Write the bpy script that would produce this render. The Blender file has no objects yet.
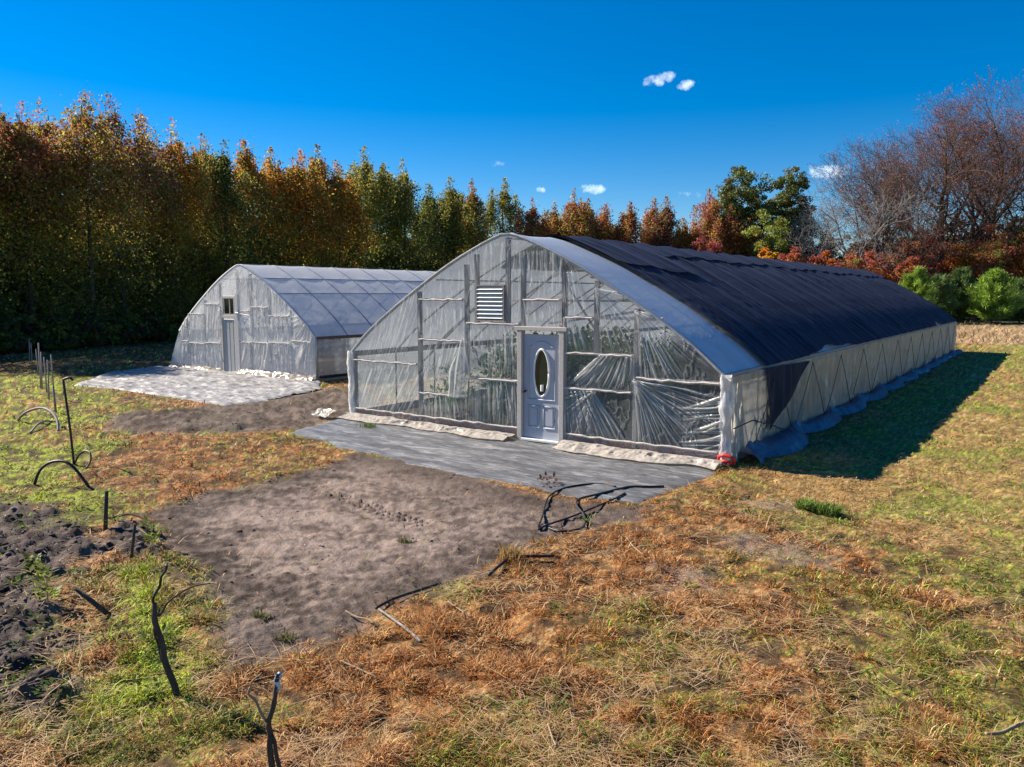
import bpy, math, random
import numpy as np

S = bpy.context.scene
COL = S.collection
R = math.radians
rng = np.random.default_rng(11)
random.seed(11)

# ------------------------------------------------------------------ camera
CAM = np.array([13.591, -12.292, 2.868])
F_PX, PITCH, YAW = 764.4, 0.116, -0.627
FW = np.array([math.sin(YAW)*math.cos(PITCH), math.cos(YAW)*math.cos(PITCH), -math.sin(PITCH)])
RT = np.array([math.cos(YAW), -math.sin(YAW), 0.0])
UP = np.cross(RT, FW)

def at(px, py, z=0.0):
    """ground point (height z) that the photograph shows at pixel px, py"""
    d = FW + RT*(px-512)/F_PX + UP*(383.5-py)/F_PX
    t = (z-CAM[2])/d[2]
    p = CAM + d*t
    return float(p[0]), float(p[1]), float(z)

def at_depth(px, depth):
    """ground-plan position at a picture column and a distance along the view"""
    fh = np.array([math.sin(YAW), math.cos(YAW)])
    rh = RT[:2]
    p = CAM[:2] + fh*depth + rh*depth*(px-512)/F_PX
    return float(p[0]), float(p[1])

def top_height(ytop, depth):
    return CAM[2] + depth*math.tan(math.atan((383.5-ytop)/F_PX)-PITCH)

def vec_to_cam_plane(px, py, axis, val):
    d = FW + RT*(px-512)/F_PX + UP*(383.5-py)/F_PX
    t = (val-CAM[axis])/d[axis]
    return CAM + d*t

# ------------------------------------------------------------------ noise
def _h(ix, iy, seed):
    n = (ix.astype(np.int64)*374761393 + iy.astype(np.int64)*668265263 + seed*982451653) & 0xffffffff
    n = ((n ^ (n >> 13))*1274126177) & 0xffffffff
    n = (n ^ (n >> 16)) & 0xffffff
    return n/float(0xffffff)

def vnoise(x, y, seed=0):
    ix = np.floor(x); iy = np.floor(y)
    fx = x-ix; fy = y-iy
    fx = fx*fx*(3-2*fx); fy = fy*fy*(3-2*fy)
    a = _h(ix, iy, seed); b = _h(ix+1, iy, seed); c = _h(ix, iy+1, seed); d = _h(ix+1, iy+1, seed)
    return (a*(1-fx)+b*fx)*(1-fy)+(c*(1-fx)+d*fx)*fy

def fbm(x, y, seed=0, oct=4, gain=.5):
    s = 0; a = 1; t = 0
    for o in range(oct):
        s = s+a*vnoise(x*2**o+17.3*o, y*2**o-9.1*o, seed+o*7); t += a; a *= gain
    return s/t

def sstep(a, b, x):
    t = np.clip((x-a)/(b-a), 0, 1)
    return t*t*(3-2*t)

def poly_sd(x, y, poly):
    """signed distance to a polygon, positive inside"""
    P = np.asarray(poly, float)
    d2 = np.full(x.shape, 1e18); ins = np.zeros(x.shape, bool)
    n = len(P)
    for i in range(n):
        a = P[i]; b = P[(i+1) % n]
        e = b-a; wx = x-a[0]; wy = y-a[1]
        t = np.clip((wx*e[0]+wy*e[1])/(e@e+1e-12), 0, 1)
        d2 = np.minimum(d2, (wx-e[0]*t)**2+(wy-e[1]*t)**2)
        c = ((a[1] > y) != (b[1] > y)) & (x < (b[0]-a[0])*(y-a[1])/(b[1]-a[1]+1e-12)+a[0])
        ins ^= c
    d = np.sqrt(d2)
    return np.where(ins, d, -d)

def gpoly(pts):
    return [at(px, py)[:2] for px, py in pts]

# ------------------------------------------------------------------ mesh helpers
def np_mesh(name, verts, faces_list, mat=None, parent=None, col=None, attrs=None, smooth=False, matidx=None):
    """faces_list: list of (n,k) int arrays"""
    me = bpy.data.meshes.new(name)
    verts = np.asarray(verts, np.float32).reshape(-1, 3)
    me.vertices.add(len(verts)); me.vertices.foreach_set('co', verts.ravel())
    loops = []; starts = []; tot = []; off = 0
    for f in faces_list:
        f = np.asarray(f, np.int32)
        if len(f) == 0: continue
        n, k = f.shape
        loops.append(f.ravel()); starts.append(off+np.arange(n, dtype=np.int32)*k)
        tot.append(np.full(n, k, np.int32)); off += n*k
    loops = np.concatenate(loops); starts = np.concatenate(starts); tot = np.concatenate(tot)
    me.loops.add(len(loops)); me.loops.foreach_set('vertex_index', loops)
    me.polygons.add(len(starts)); me.polygons.foreach_set('loop_start', starts); me.polygons.foreach_set('loop_total', tot)
    if smooth: me.polygons.foreach_set('use_smooth', np.ones(len(starts), bool))
    if matidx is not None: me.polygons.foreach_set('material_index', np.asarray(matidx, np.int32))
    me.update(calc_edges=True)
    if col is not None:
        c = np.ones((len(verts), 4), np.float32); c[:, :3] = col
        a = me.color_attributes.new('Col', 'FLOAT_COLOR', 'POINT'); a.data.foreach_set('color', c.ravel())
    for k, v in (attrs or {}).items():
        a = me.attributes.new(k, 'FLOAT', 'POINT'); a.data.foreach_set('value', np.asarray(v, np.float32).ravel())
    o = bpy.data.objects.new(name, me); COL.objects.link(o)
    if mat is not None:
        for m in (mat if isinstance(mat, (list, tuple)) else [mat]): me.materials.append(m)
    if parent is not None: o.parent = parent
    return o

class MB:
    def __init__(s): s.v = []; s.f = []
    def box(s, x0, x1, y0, y1, z0, z1, bev=0.0):
        b = len(s.v)
        if bev <= 0:
            s.v += [(x0,y0,z0),(x1,y0,z0),(x1,y1,z0),(x0,y1,z0),(x0,y0,z1),(x1,y0,z1),(x1,y1,z1),(x0,y1,z1)]
            s.f += [tuple(b+i for i in q) for q in ((0,3,2,1),(4,5,6,7),(0,1,5,4),(1,2,6,5),(2,3,7,6),(3,0,4,7))]
        else:
            e = bev
            # octagonal-section bar along its longest axis
            d = [x1-x0, y1-y0, z1-z0]; ax = d.index(max(d))
            lo = [x0, y0, z0]; hi = [x1, y1, z1]; o = [i for i in range(3) if i != ax]
            a0, a1 = lo[o[0]], hi[o[0]]; c0, c1 = lo[o[1]], hi[o[1]]
            ring = [(a0+e,c0),(a1-e,c0),(a1,c0+e),(a1,c1-e),(a1-e,c1),(a0+e,c1),(a0,c1-e),(a0,c0+e)]
            for val in (lo[ax], hi[ax]):
                for (p, q) in ring:
                    w = [0, 0, 0]; w[ax] = val; w[o[0]] = p; w[o[1]] = q; s.v.append(tuple(w))
            for i in range(8):
                j = (i+1) % 8; s.f.append((b+i, b+j, b+8+j, b+8+i))
            s.f.append(tuple(b+7-i for i in range(8))); s.f.append(tuple(b+8+i for i in range(8)))
        return s
    def tube(s, path, r, n=6, cap=True):
        P = [np.array(p, float) for p in path]; m = len(P)
        rr = r if isinstance(r, (list, tuple, np.ndarray)) else [r]*m
        b = len(s.v); up = np.array([0.13, 0.21, 0.97])
        for i in range(m):
            t = P[min(i+1, m-1)]-P[max(i-1, 0)]; t = t/(np.linalg.norm(t)+1e-9)
            a = np.cross(t, up)
            if np.linalg.norm(a) < .15: a = np.cross(t, np.array([1., 0.2, 0]))
            a /= np.linalg.norm(a); c = np.cross(t, a)
            for k in range(n):
                th = 2*math.pi*k/n
                s.v.append(tuple(P[i]+rr[i]*(math.cos(th)*a+math.sin(th)*c)))
        for i in range(m-1):
            for k in range(n):
                k2 = (k+1) % n
                s.f.append((b+i*n+k, b+i*n+k2, b+(i+1)*n+k2, b+(i+1)*n+k))
        if cap:
            s.f.append(tuple(b+n-1-k for k in range(n))); s.f.append(tuple(b+(m-1)*n+k for k in range(n)))
        return s
    def poly_prism(s, pts, y0, y1):
        b = len(s.v); n = len(pts)
        for y in (y0, y1):
            for (x, z) in pts: s.v.append((x, y, z))
        for i in range(n):
            j = (i+1) % n; s.f.append((b+i, b+j, b+n+j, b+n+i))
        s.f.append(tuple(b+n-1-i for i in range(n))); s.f.append(tuple(b+n+i for i in range(n)))
        return s
    def build(s, name, mat, parent=None, smooth=False):
        me = bpy.data.meshes.new(name); me.from_pydata(s.v, [], s.f); me.update()
        if smooth: me.polygons.foreach_set('use_smooth', [True]*len(me.polygons))
        if mat is not None: me.materials.append(mat)
        o = bpy.data.objects.new(name, me); COL.objects.link(o)
        if parent is not None: o.parent = parent
        return o

def spline(pts, n=8):
    """Catmull-Rom through the points"""
    P = [np.array(p, float) for p in pts]
    P = [2*P[0]-P[1]]+P+[2*P[-1]-P[-2]]
    out = []
    for i in range(1, len(P)-2):
        for k in range(n):
            t = k/n
            out.append(.5*((2*P[i])+(-P[i-1]+P[i+1])*t+(2*P[i-1]-5*P[i]+4*P[i+1]-P[i+2])*t*t+(-P[i-1]+3*P[i]-3*P[i+1]+P[i+2])*t**3))
    out.append(P[-2]); return out

def grid_faces(nu, nv):
    i = np.arange(nu-1)[:, None]*nv + np.arange(nv-1)[None, :]
    return np.stack([i, i+nv, i+nv+1, i+1], -1).reshape(-1, 4)

def empty(name, loc=(0, 0, 0), rz=0):
    o = bpy.data.objects.new(name, None); COL.objects.link(o)
    o.location = loc; o.rotation_euler = (0, 0, rz); o.empty_display_size = .3
    return o

def tag(o, label=None, cat=None, group=None, kind=None):
    if label: o['label'] = label
    if cat: o['category'] = cat
    if group: o['group'] = group
    if kind: o['kind'] = kind
    return o

# ------------------------------------------------------------------ materials
def new_mat(name):
    m = bpy.data.materials.new(name); m.use_nodes = True
    nt = m.node_tree; nt.nodes.clear()
    out = nt.nodes.new('ShaderNodeOutputMaterial')
    return m, nt, out

def N(nt, t, **kw):
    n = nt.nodes.new(t)
    for k, v in kw.items():
        if k in n.inputs: n.inputs[k].default_value = v
        else: setattr(n, k, v)
    return n

def mixcol(nt, fac, a, b, mode='MIX'):
    n = nt.nodes.new('ShaderNodeMix'); n.data_type = 'RGBA'; n.blend_type = mode
    for sock, v in ((n.inputs[0], fac), (n.inputs[6], a), (n.inputs[7], b)):
        if hasattr(v, 'is_output'): nt.links.new(v, sock)
        else: sock.default_value = v if not isinstance(v, tuple) else (*v, 1)[:4]
    return n.outputs[2]

def math_n(nt, op, a, b=None, c=None, clamp=False):
    n = nt.nodes.new('ShaderNodeMath'); n.operation = op; n.use_clamp = clamp
    for i, v in enumerate((a, b, c)):
        if v is None: continue
        if hasattr(v, 'is_output'): nt.links.new(v, n.inputs[i])
        else: n.inputs[i].default_value = v
    return n.outputs[0]

def noise(nt, scale, detail=4, rough=.55, vec=None, dist=0.0):
    n = nt.nodes.new('ShaderNodeTexNoise'); n.inputs['Scale'].default_value = scale
    n.inputs['Detail'].default_value = detail; n.inputs['Roughness'].default_value = rough
    n.inputs['Distortion'].default_value = dist
    if vec is not None: nt.links.new(vec, n.inputs['Vector'])
    return n.outputs['Fac']

def coords(nt, scale=(1, 1, 1), kind='Object'):
    t = nt.nodes.new('ShaderNodeTexCoord'); m = nt.nodes.new('ShaderNodeMapping')
    nt.links.new(t.outputs[kind], m.inputs['Vector']); m.inputs['Scale'].default_value = scale
    return m.outputs[0]

def ramp(nt, fac, stops):
    n = nt.nodes.new('ShaderNodeValToRGB'); e = n.color_ramp.elements
    while len(e) < len(stops): e.new(0.5)
    for el, (p, c) in zip(e, stops): el.position = p; el.color = (*c, 1)
    nt.links.new(fac, n.inputs[0]); return n.outputs[0]

def simple_mat(name, c1, c2, scale=6, rough=.7, spec=.3, stretch=(1, 1, 1), bump=.2, metal=0.0):
    m, nt, out = new_mat(name)
    v = coords(nt, stretch); f = noise(nt, scale, 5, .6, v)
    f2 = ramp(nt, f, [(.3, (0, 0, 0)), (.7, (1, 1, 1))])
    c = mixcol(nt, f2, c1, c2)
    b = N(nt, 'ShaderNodeBsdfPrincipled', Roughness=rough, Metallic=metal)
    b.inputs['Specular IOR Level'].default_value = spec
    nt.links.new(c, b.inputs['Base Color'])
    if bump:
        bp = N(nt, 'ShaderNodeBump', Strength=bump, Distance=.01)
        nt.links.new(noise(nt, scale*4, 4, .6, v), bp.inputs['Height']); nt.links.new(bp.outputs[0], b.inputs['Normal'])
    nt.links.new(b.outputs[0], out.inputs[0])
    return m

def film_mat(name, col=(.72, .74, .76), base=.35, foldk=.5, facing=.3, gloss=.1, dirt_foldshade=(.55, .5, .42), dirt_foldshade_k=.25, transl=.45, rough=.28, stretch=(1, 1, 1), dlo=.42):
    """polythene sheeting: partly clear, whiter where it is creased"""
    m, nt, out = new_mat(name)
    v = coords(nt, (1, 1, 1)); n1 = noise(nt, 2.2, 5, .6, v); n2 = noise(nt, 14, 5, .65, coords(nt, stretch))
    cc = mixcol(nt, math_n(nt, 'MULTIPLY', ramp(nt, n2, [(dlo, (0, 0, 0)), (.75, (1, 1, 1))]), dirt_foldshade_k), col, dirt_foldshade)
    at_ = N(nt, 'ShaderNodeAttribute', attribute_name='fold')
    lw = N(nt, 'ShaderNodeLayerWeight', Blend=.35)
    o = math_n(nt, 'MULTIPLY_ADD', at_.outputs['Fac'], foldk, base)
    o = math_n(nt, 'MULTIPLY_ADD', math_n(nt, 'SUBTRACT', n1, .5), .3, o)
    o = math_n(nt, 'MULTIPLY_ADD', lw.outputs['Facing'], facing, o, clamp=True)
    d = N(nt, 'ShaderNodeBsdfDiffuse'); t = N(nt, 'ShaderNodeBsdfTranslucent')
    g = N(nt, 'ShaderNodeBsdfGlossy', Roughness=rough)
    bp = N(nt, 'ShaderNodeBump', Strength=.25, Distance=.01)
    nt.links.new(noise(nt, 9, 4, .6, v), bp.inputs['Height'])
    for s in (d, t, g): nt.links.new(bp.outputs[0], s.inputs['Normal'])
    nt.links.new(cc, d.inputs[0]); nt.links.new(cc, t.inputs[0])
    m1 = N(nt, 'ShaderNodeMixShader', Fac=transl); nt.links.new(d.outputs[0], m1.inputs[1]); nt.links.new(t.outputs[0], m1.inputs[2])
    m2 = N(nt, 'ShaderNodeMixShader', Fac=gloss); nt.links.new(m1.outputs[0], m2.inputs[1]); nt.links.new(g.outputs[0], m2.inputs[2])
    tr = N(nt, 'ShaderNodeBsdfTransparent'); tr.inputs[0].default_value = (.93, .95, .96, 1)
    m3 = N(nt, 'ShaderNodeMixShader'); nt.links.new(o, m3.inputs[0]); nt.links.new(tr.outputs[0], m3.inputs[1]); nt.links.new(m2.outputs[0], m3.inputs[2])
    nt.links.new(m3.outputs[0], out.inputs[0])
    return m

def col_mat(name, transl=.35, rough=.6, spec=.25, var=.0, scale=3.0):
    """leaf / grass material reading its own colour from the mesh"""
    m, nt, out = new_mat(name)
    a = N(nt, 'ShaderNodeAttribute', attribute_name='Col')
    b = N(nt, 'ShaderNodeBsdfPrincipled', Roughness=rough); b.inputs['Specular IOR Level'].default_value = spec
    nt.links.new(a.outputs['Color'], b.inputs['Base Color'])
    t = N(nt, 'ShaderNodeBsdfTranslucent'); nt.links.new(a.outputs['Color'], t.inputs[0])
    mx = N(nt, 'ShaderNodeMixShader', Fac=transl)
    nt.links.new(b.outputs[0], mx.inputs[1]); nt.links.new(t.outputs[0], mx.inputs[2]); nt.links.new(mx.outputs[0], out.inputs[0])
    return m

M = {}
M['wood'] = simple_mat('weathered_wood', (.23, .2, .18), (.36, .33, .3), 9, .8, .2, (6, 6, .8), .3)
M['wood_brown'] = simple_mat('brown_wood', (.10, .055, .04), (.17, .1, .075), 9, .8, .2, (6, 6, .8), .3)
M['batten'] = simple_mat('pale_batten', (.42, .38, .34), (.6, .56, .52), 14, .8, .2, (2, 6, 6), .3)
M['sill'] = simple_mat('red_sill_board', (.22, .11, .09), (.34, .22, .18), 9, .85, .2, (1, 6, 6), .3)
M['steel'] = simple_mat('galvanised_steel', (.34, .35, .36), (.5, .5, .5), 12, .45, .4, (1, 1, 1), .05, .5)
M['door'] = simple_mat('grey_lilac_paint', (.40, .42, .47), (.45, .47, .52), 3, .5, .35, (1, 1, 1), .03)
M['white'] = simple_mat('white_paint', (.68, .68, .66), (.8, .8, .78), 6, .5, .4, (1, 1, 1), .05)
M['dark'] = simple_mat('dark_void', (.02, .022, .025), (.035, .04, .045), 4, .8, .2)
M['black_plastic'] = simple_mat('black_pipe', (.012, .012, .013), (.03, .028, .027), 14, .5, .4)
M['pale_pipe'] = simple_mat('weathered_pipe', (.16, .14, .13), (.3, .27, .25), 16, .7, .3)
M['bark'] = simple_mat('bark', (.05, .04, .032), (.1, .085, .07), 5, .9, .1, (3, 3, .8), .4)
M['pale_bark'] = simple_mat('pale_bark', (.2, .18, .165), (.36, .34, .32), 5, .9, .1, (3, 3, .8), .4)
M['red'] = simple_mat('red_plastic', (.5, .02, .015), (.6, .04, .03), 6, .45, .4)
M['straw'] = simple_mat('dry_stalk', (.24, .17, .11), (.36, .27, .18), 12, .95, .05)
M['blue_tape'] = simple_mat('pale_blue_tape', (.25, .4, .6), (.5, .62, .75), 12, .6, .3)
M['rope'] = simple_mat('dark_cord', (.05, .05, .05), (.1, .1, .1), 30, .8, .2)
M['film'] = film_mat('clear_film', (.8, .83, .85), base=.2, foldk=.62, facing=.12)
M['film2'] = film_mat('cloudy_film', (.95, .95, .95), base=.74, foldk=.26, facing=.2)
M['roof_film'] = film_mat('roof_film', (.84, .85, .87), base=.86, foldk=.1, facing=.1, gloss=.12, rough=.35)
M['roof_clear'] = film_mat('roof_edge_film', (.56, .62, .72), base=.86, foldk=.14, facing=.1, gloss=.22, rough=.25, transl=.22)
M['side_film'] = film_mat('side_curtain_film', (.92, .87, .77), base=.78, foldk=.2, facing=.15, dirt_foldshade=(.26, .23, .19), dirt_foldshade_k=.55, transl=.66, stretch=(.5, .5, .07), dlo=.36)  # upright streaks: stains, plus light and shade of the folds painted into the colour
M['apron2'] = film_mat('soiled_apron', (.42, .37, .32), base=.92, foldk=.08, facing=.05, gloss=.04, dirt_foldshade=(.10, .07, .05), dirt_foldshade_k=.9, transl=.2, stretch=(.35, .35, .35), dlo=.38)
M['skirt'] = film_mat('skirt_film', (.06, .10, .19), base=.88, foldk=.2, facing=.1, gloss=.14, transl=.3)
M['apron'] = film_mat('apron_film', (.62, .57, .51), base=.88, foldk=.12, facing=.1, gloss=.06, dirt_foldshade=(.25, .18, .13), dirt_foldshade_k=.75, transl=.3)
M['leaf'] = col_mat('leaves', .56, .55, .2)
M['needle'] = col_mat('needles', .25, .5, .3)
M['grass'] = col_mat('grass_blades', .35, .6, .2)
M['twig'] = simple_mat('twig', (.09, .062, .05), (.16, .115, .09), 3, .9, .1, bump=0)

def glass_mat():
    m, nt, out = new_mat('door_glass')
    b = N(nt, 'ShaderNodeBsdfPrincipled', Roughness=.06); b.inputs['Base Color'].default_value = (.018, .03, .022, 1)
    b.inputs['Specular IOR Level'].default_value = .6
    nt.links.new(b.outputs[0], out.inputs[0]); return m
M['glass'] = glass_mat()

def cloth_mat():
    m, nt, out = new_mat('shade_cloth_lit_streaks')
    v = coords(nt, (.35, 4.5, .35)); n1 = noise(nt, 2.0, 6, .65, v)
    c = ramp(nt, n1, [(.34, (.004, .007, .021)), (.52, (.009, .014, .036)), (.7, (.05, .065, .115))])  # pale streaks paint the light caught by the bow ridges into the cloth colour
    b = N(nt, 'ShaderNodeBsdfPrincipled', Roughness=.7); b.inputs['Specular IOR Level'].default_value = .07
    nt.links.new(c, b.inputs['Base Color'])
    b.inputs['Sheen Weight'].default_value = .03; b.inputs['Sheen Tint'].default_value = (.4, .5, .8, 1)
    tr = N(nt, 'ShaderNodeBsdfTransparent'); mx = N(nt, 'ShaderNodeMixShader', Fac=.95)
    nt.links.new(tr.outputs[0], mx.inputs[1]); nt.links.new(b.outputs[0], mx.inputs[2]); nt.links.new(mx.outputs[0], out.inputs[0])
    return m
M['cloth'] = cloth_mat()

def pad_mat(name, c1, c2, c3, stretch):
    m, nt, out = new_mat(name)
    v = coords(nt, stretch); n1 = noise(nt, 1.6, 7, .7, v, .6); n2 = noise(nt, 7, 6, .7, coords(nt, (1, 1, 1)))
    n3 = noise(nt, 5, 6, .75, coords(nt, (stretch[0], stretch[1]*2.2, 1)), .8)
    c = ramp(nt, math_n(nt, 'ADD', math_n(nt, 'MULTIPLY', n1, .5), math_n(nt, 'MULTIPLY', n3, .5)), [(.38, c1), (.5, c2), (.6, c3)])
    c = mixcol(nt, math_n(nt, 'MULTIPLY', ramp(nt, n2, [(.5, (0, 0, 0)), (.66, (1, 1, 1))]), .7), c, (.15, .115, .095))
    b = N(nt, 'ShaderNodeBsdfPrincipled', Roughness=.5); b.inputs['Specular IOR Level'].default_value = .4
    nt.links.new(c, b.inputs['Base Color'])
    bp = N(nt, 'ShaderNodeBump', Strength=.5, Distance=.02); nt.links.new(noise(nt, 5, 6, .65, v, .4), bp.inputs['Height'])
    nt.links.new(bp.outputs[0], b.inputs['Normal']); nt.links.new(b.outputs[0], out.inputs[0]); return m
M['pad1'] = pad_mat('ground_fabric_grey', (.05, .054, .062), (.12, .127, .138), (.33, .33, .34), (.5, 2.2, 1))
M['pad2'] = pad_mat('ground_fabric_pale', (.13, .13, .135), (.28, .275, .275), (.60, .58, .55), (.6, 2.4, 1))

# ------------------------------------------------------------------ ground zones
GH = dict(W=9.1, L=31.6, EAVE=1.5)
GH2_LOC = (-15.45, 4.9, -.1); GH2_SX = .914
P_SOIL = gpoly([(152,512),(200,492),(250,485),(300,470),(340,461),(350,452),(400,458),(450,470),(520,490),(600,505),(650,500),(655,512),(620,522),(560,540),(515,560),(450,585),(400,602),(350,634),(310,650),(240,672),(212,650),(205,615),(195,585),(165,548)])
P_SOIL2 = gpoly([(92,417),(155,411),(203,404),(262,397),(322,386),(372,383),(372,414),(350,417),(322,424),(268,430),(183,434),(112,430)])
P_CLOD = gpoly([(-400,510),(0,498),(55,512),(100,535),(105,555),(70,590),(60,625),(100,650),(85,690),(20,715),(-60,760),(-400,760)])
P_CLODB = gpoly([(100,530),(150,525),(165,548),(195,585),(170,590),(140,560),(105,552)])
P_LIME = gpoly([(95,570),(150,560),(185,600),(225,640),(215,680),(180,720),(110,730),(90,690),(120,650),(95,610)])
P_PAD1 = gpoly([(345,414),(290,432),(340,447),(440,470),(560,494),(640,502),(668,490),(700,482),(722,468)])
P_PAD2 = gpoly([(70,384),(120,388),(165,395),(225,404),(262,399),(320,387),(322,376),(168,364),(110,370)])
P_RUST1 = gpoly([(560,520),(600,505),(690,478),(760,470),(860,480),(780,520),(700,560),(640,600),(560,600),(500,575)])
P_RUST3 = gpoly([(290,655),(360,640),(460,600),(560,560),(640,545),(780,520),(900,560),(860,660),(720,790),(420,790),(330,720)])
P_RUST2 = gpoly([(120,405),(200,412),(110,430),(180,436),(270,432),(300,436),(345,452),(340,462),(250,486),(150,510),(90,480),(100,440)])
P_LEFT = gpoly([(-500,368),(90,372),(120,410),(130,470),(100,520),(0,497),(-500,497)])
P_LAWN = [(9.4, -1), (11, -2), (22, -6), (40, 20), (40, 60), (14, 45), (9.3, 40)]
P_BARE = [gpoly(q) for q in ([(725,535),(760,540),(810,548),(800,562),(740,552)], [(660,570),(715,565),(720,585),(670,592)], [(755,502),(800,505),(800,516),(760,514)], [(780,550),(830,556),(835,572),(790,568)])]

def zones(x, y):
    wx = x+(fbm(x*1.1, y*1.1, 3, 3)-.5)*.9; wy = y+(fbm(x*1.1, y*1.1, 5, 3)-.5)*.9
    sx = x+(fbm(x*2.5, y*2.5, 8, 3)-.5)*.35; sy = y+(fbm(x*2.5, y*2.5, 9, 3)-.5)*.35
    z = {}
    e = (fbm(x*3, y*3, 21, 3)-.5)*.5
    soil = sstep(-.12, .2, poly_sd(sx, sy, P_SOIL)+e*.6)
    soil2 = sstep(-.25, .35, poly_sd(wx, wy, P_SOIL2)+e)
    clod = np.maximum(sstep(-.25, .3, poly_sd(wx, wy, P_CLOD)+e), sstep(-.15, .2, poly_sd(sx, sy, P_CLODB)+e))
    bare = np.zeros_like(x)
    for p in P_BARE: bare = np.maximum(bare, sstep(-.25, .15, poly_sd(sx, sy, p)+e*.7))
    z['bare'] = bare*.5
    z['soil'] = soil; z['soil2'] = soil2; z['clod'] = clod*(1-soil)
    z['lime'] = sstep(-.15, .35, poly_sd(sx, sy, P_LIME)+e)
    z['rust'] = np.maximum(np.maximum(sstep(-.8, .6, poly_sd(wx, wy, P_RUST1)), sstep(-.6, .5, poly_sd(wx, wy, P_RUST2))), sstep(-.6, .6, poly_sd(wx, wy, P_RUST3))*(.4+.55*fbm(x*1.2, y*1.2, 61, 2)))
    z['left'] = sstep(-.8, .8, poly_sd(wx, wy, P_LEFT))
    z['lawn'] = sstep(-1.2, 1.2, poly_sd(wx, wy, P_LAWN))
    z['pad'] = np.maximum(poly_sd(x, y, P_PAD1), poly_sd(x, y, P_PAD2))
    in1 = np.minimum(np.minimum(x, GH['W']-x), np.minimum(y, GH['L']-y))
    x2 = (x-GH2_LOC[0])/GH2_SX; y2 = y-GH2_LOC[1]
    in2 = np.minimum(np.minimum(x2, GH['W']-x2), np.minimum(y2, GH['L']-y2))
    z['in1'] = in1; z['house'] = np.maximum(in1, in2)
    # tall dead field grass beyond the lawn, wood floor on the left
    z['tan'] = sstep(0, 4, y-38-(fbm(x*.15, y*.15, 31, 2)-.5)*4)*sstep(2, 5, x+3)
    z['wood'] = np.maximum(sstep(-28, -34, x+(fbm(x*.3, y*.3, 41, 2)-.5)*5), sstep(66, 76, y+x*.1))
    return z

C_ = lambda *a: np.array(a)
def lerp(a, b, t): return a+(b-a)*t[:, None]

def grass_color(x, y, z, rnd):
    """colour of one blade by where it grows"""
    n1 = fbm(x*.9, y*.9, 51, 4); n2 = fbm(x*2.6, y*2.6, 57, 3); n3 = fbm(x*.35, y*.35, 59, 3)
    straw = C_(.66, .45, .21); tan = C_(.53, .29, .105); rust = C_(.40, .155, .04); brown = C_(.15, .075, .035)
    green = C_(.18, .22, .04); lime = C_(.46, .56, .05); olive = C_(.30, .29, .065)
    g = sstep(.43, .60, n1*.5+n2*.3+n3*.2+.0)
    g = np.clip(g*.75+.15*z['lawn']+.5*z['left']*sstep(.35, .6, n1)+.45*z['left']-z['rust']*.4, 0, 1)
    g = np.maximum(g, z['lime']*.95)
    tn = np.clip((fbm(x*11, y*11, 63, 3)-.5)*1.9+.5, 0, 1); k = np.clip(.5*rnd[0]+.5*tn+(rnd[4]-.5)*.1, 0, .999)
    dead = np.where((k < .36)[:, None], straw, np.where((k < .56)[:, None], tan, np.where((k < .72)[:, None], rust, brown)))
    rk = np.clip(z['rust']*.75+.1, 0, 1)
    rustc = np.where((k < .28)[:, None], straw*.85, np.where((k < .46)[:, None], tan*C_(1, .85, .8), np.where((k < .72)[:, None], rust, brown)))
    dead = np.where((rnd[1] < rk)[:, None], rustc, dead)
    limek = np.clip(z['lime']*.7+z['left']*.45+.12, 0, 1)
    gr = np.where((rnd[2] < limek)[:, None], lime, np.where((rnd[2] < .75)[:, None], green, olive))
    # far lawn and field are more olive / tan
    gr = lerp(gr, np.broadcast_to(olive, gr.shape), z['lawn']*.4)
    dead = lerp(dead, np.broadcast_to(C_(.36, .27, .10), dead.shape), z['lawn']*.6)
    out = np.where((rnd[3] < g)[:, None], gr, dead)
    tanf = C_(.40, .28, .17)
    out = lerp(out, np.broadcast_to(tanf, out.shape)*(0.6+.8*rnd[0])[:, None], z['tan']*.8)
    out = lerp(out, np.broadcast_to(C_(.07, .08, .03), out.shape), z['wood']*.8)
    return out*(.5+1.0*rnd[4])[:, None]

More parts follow.
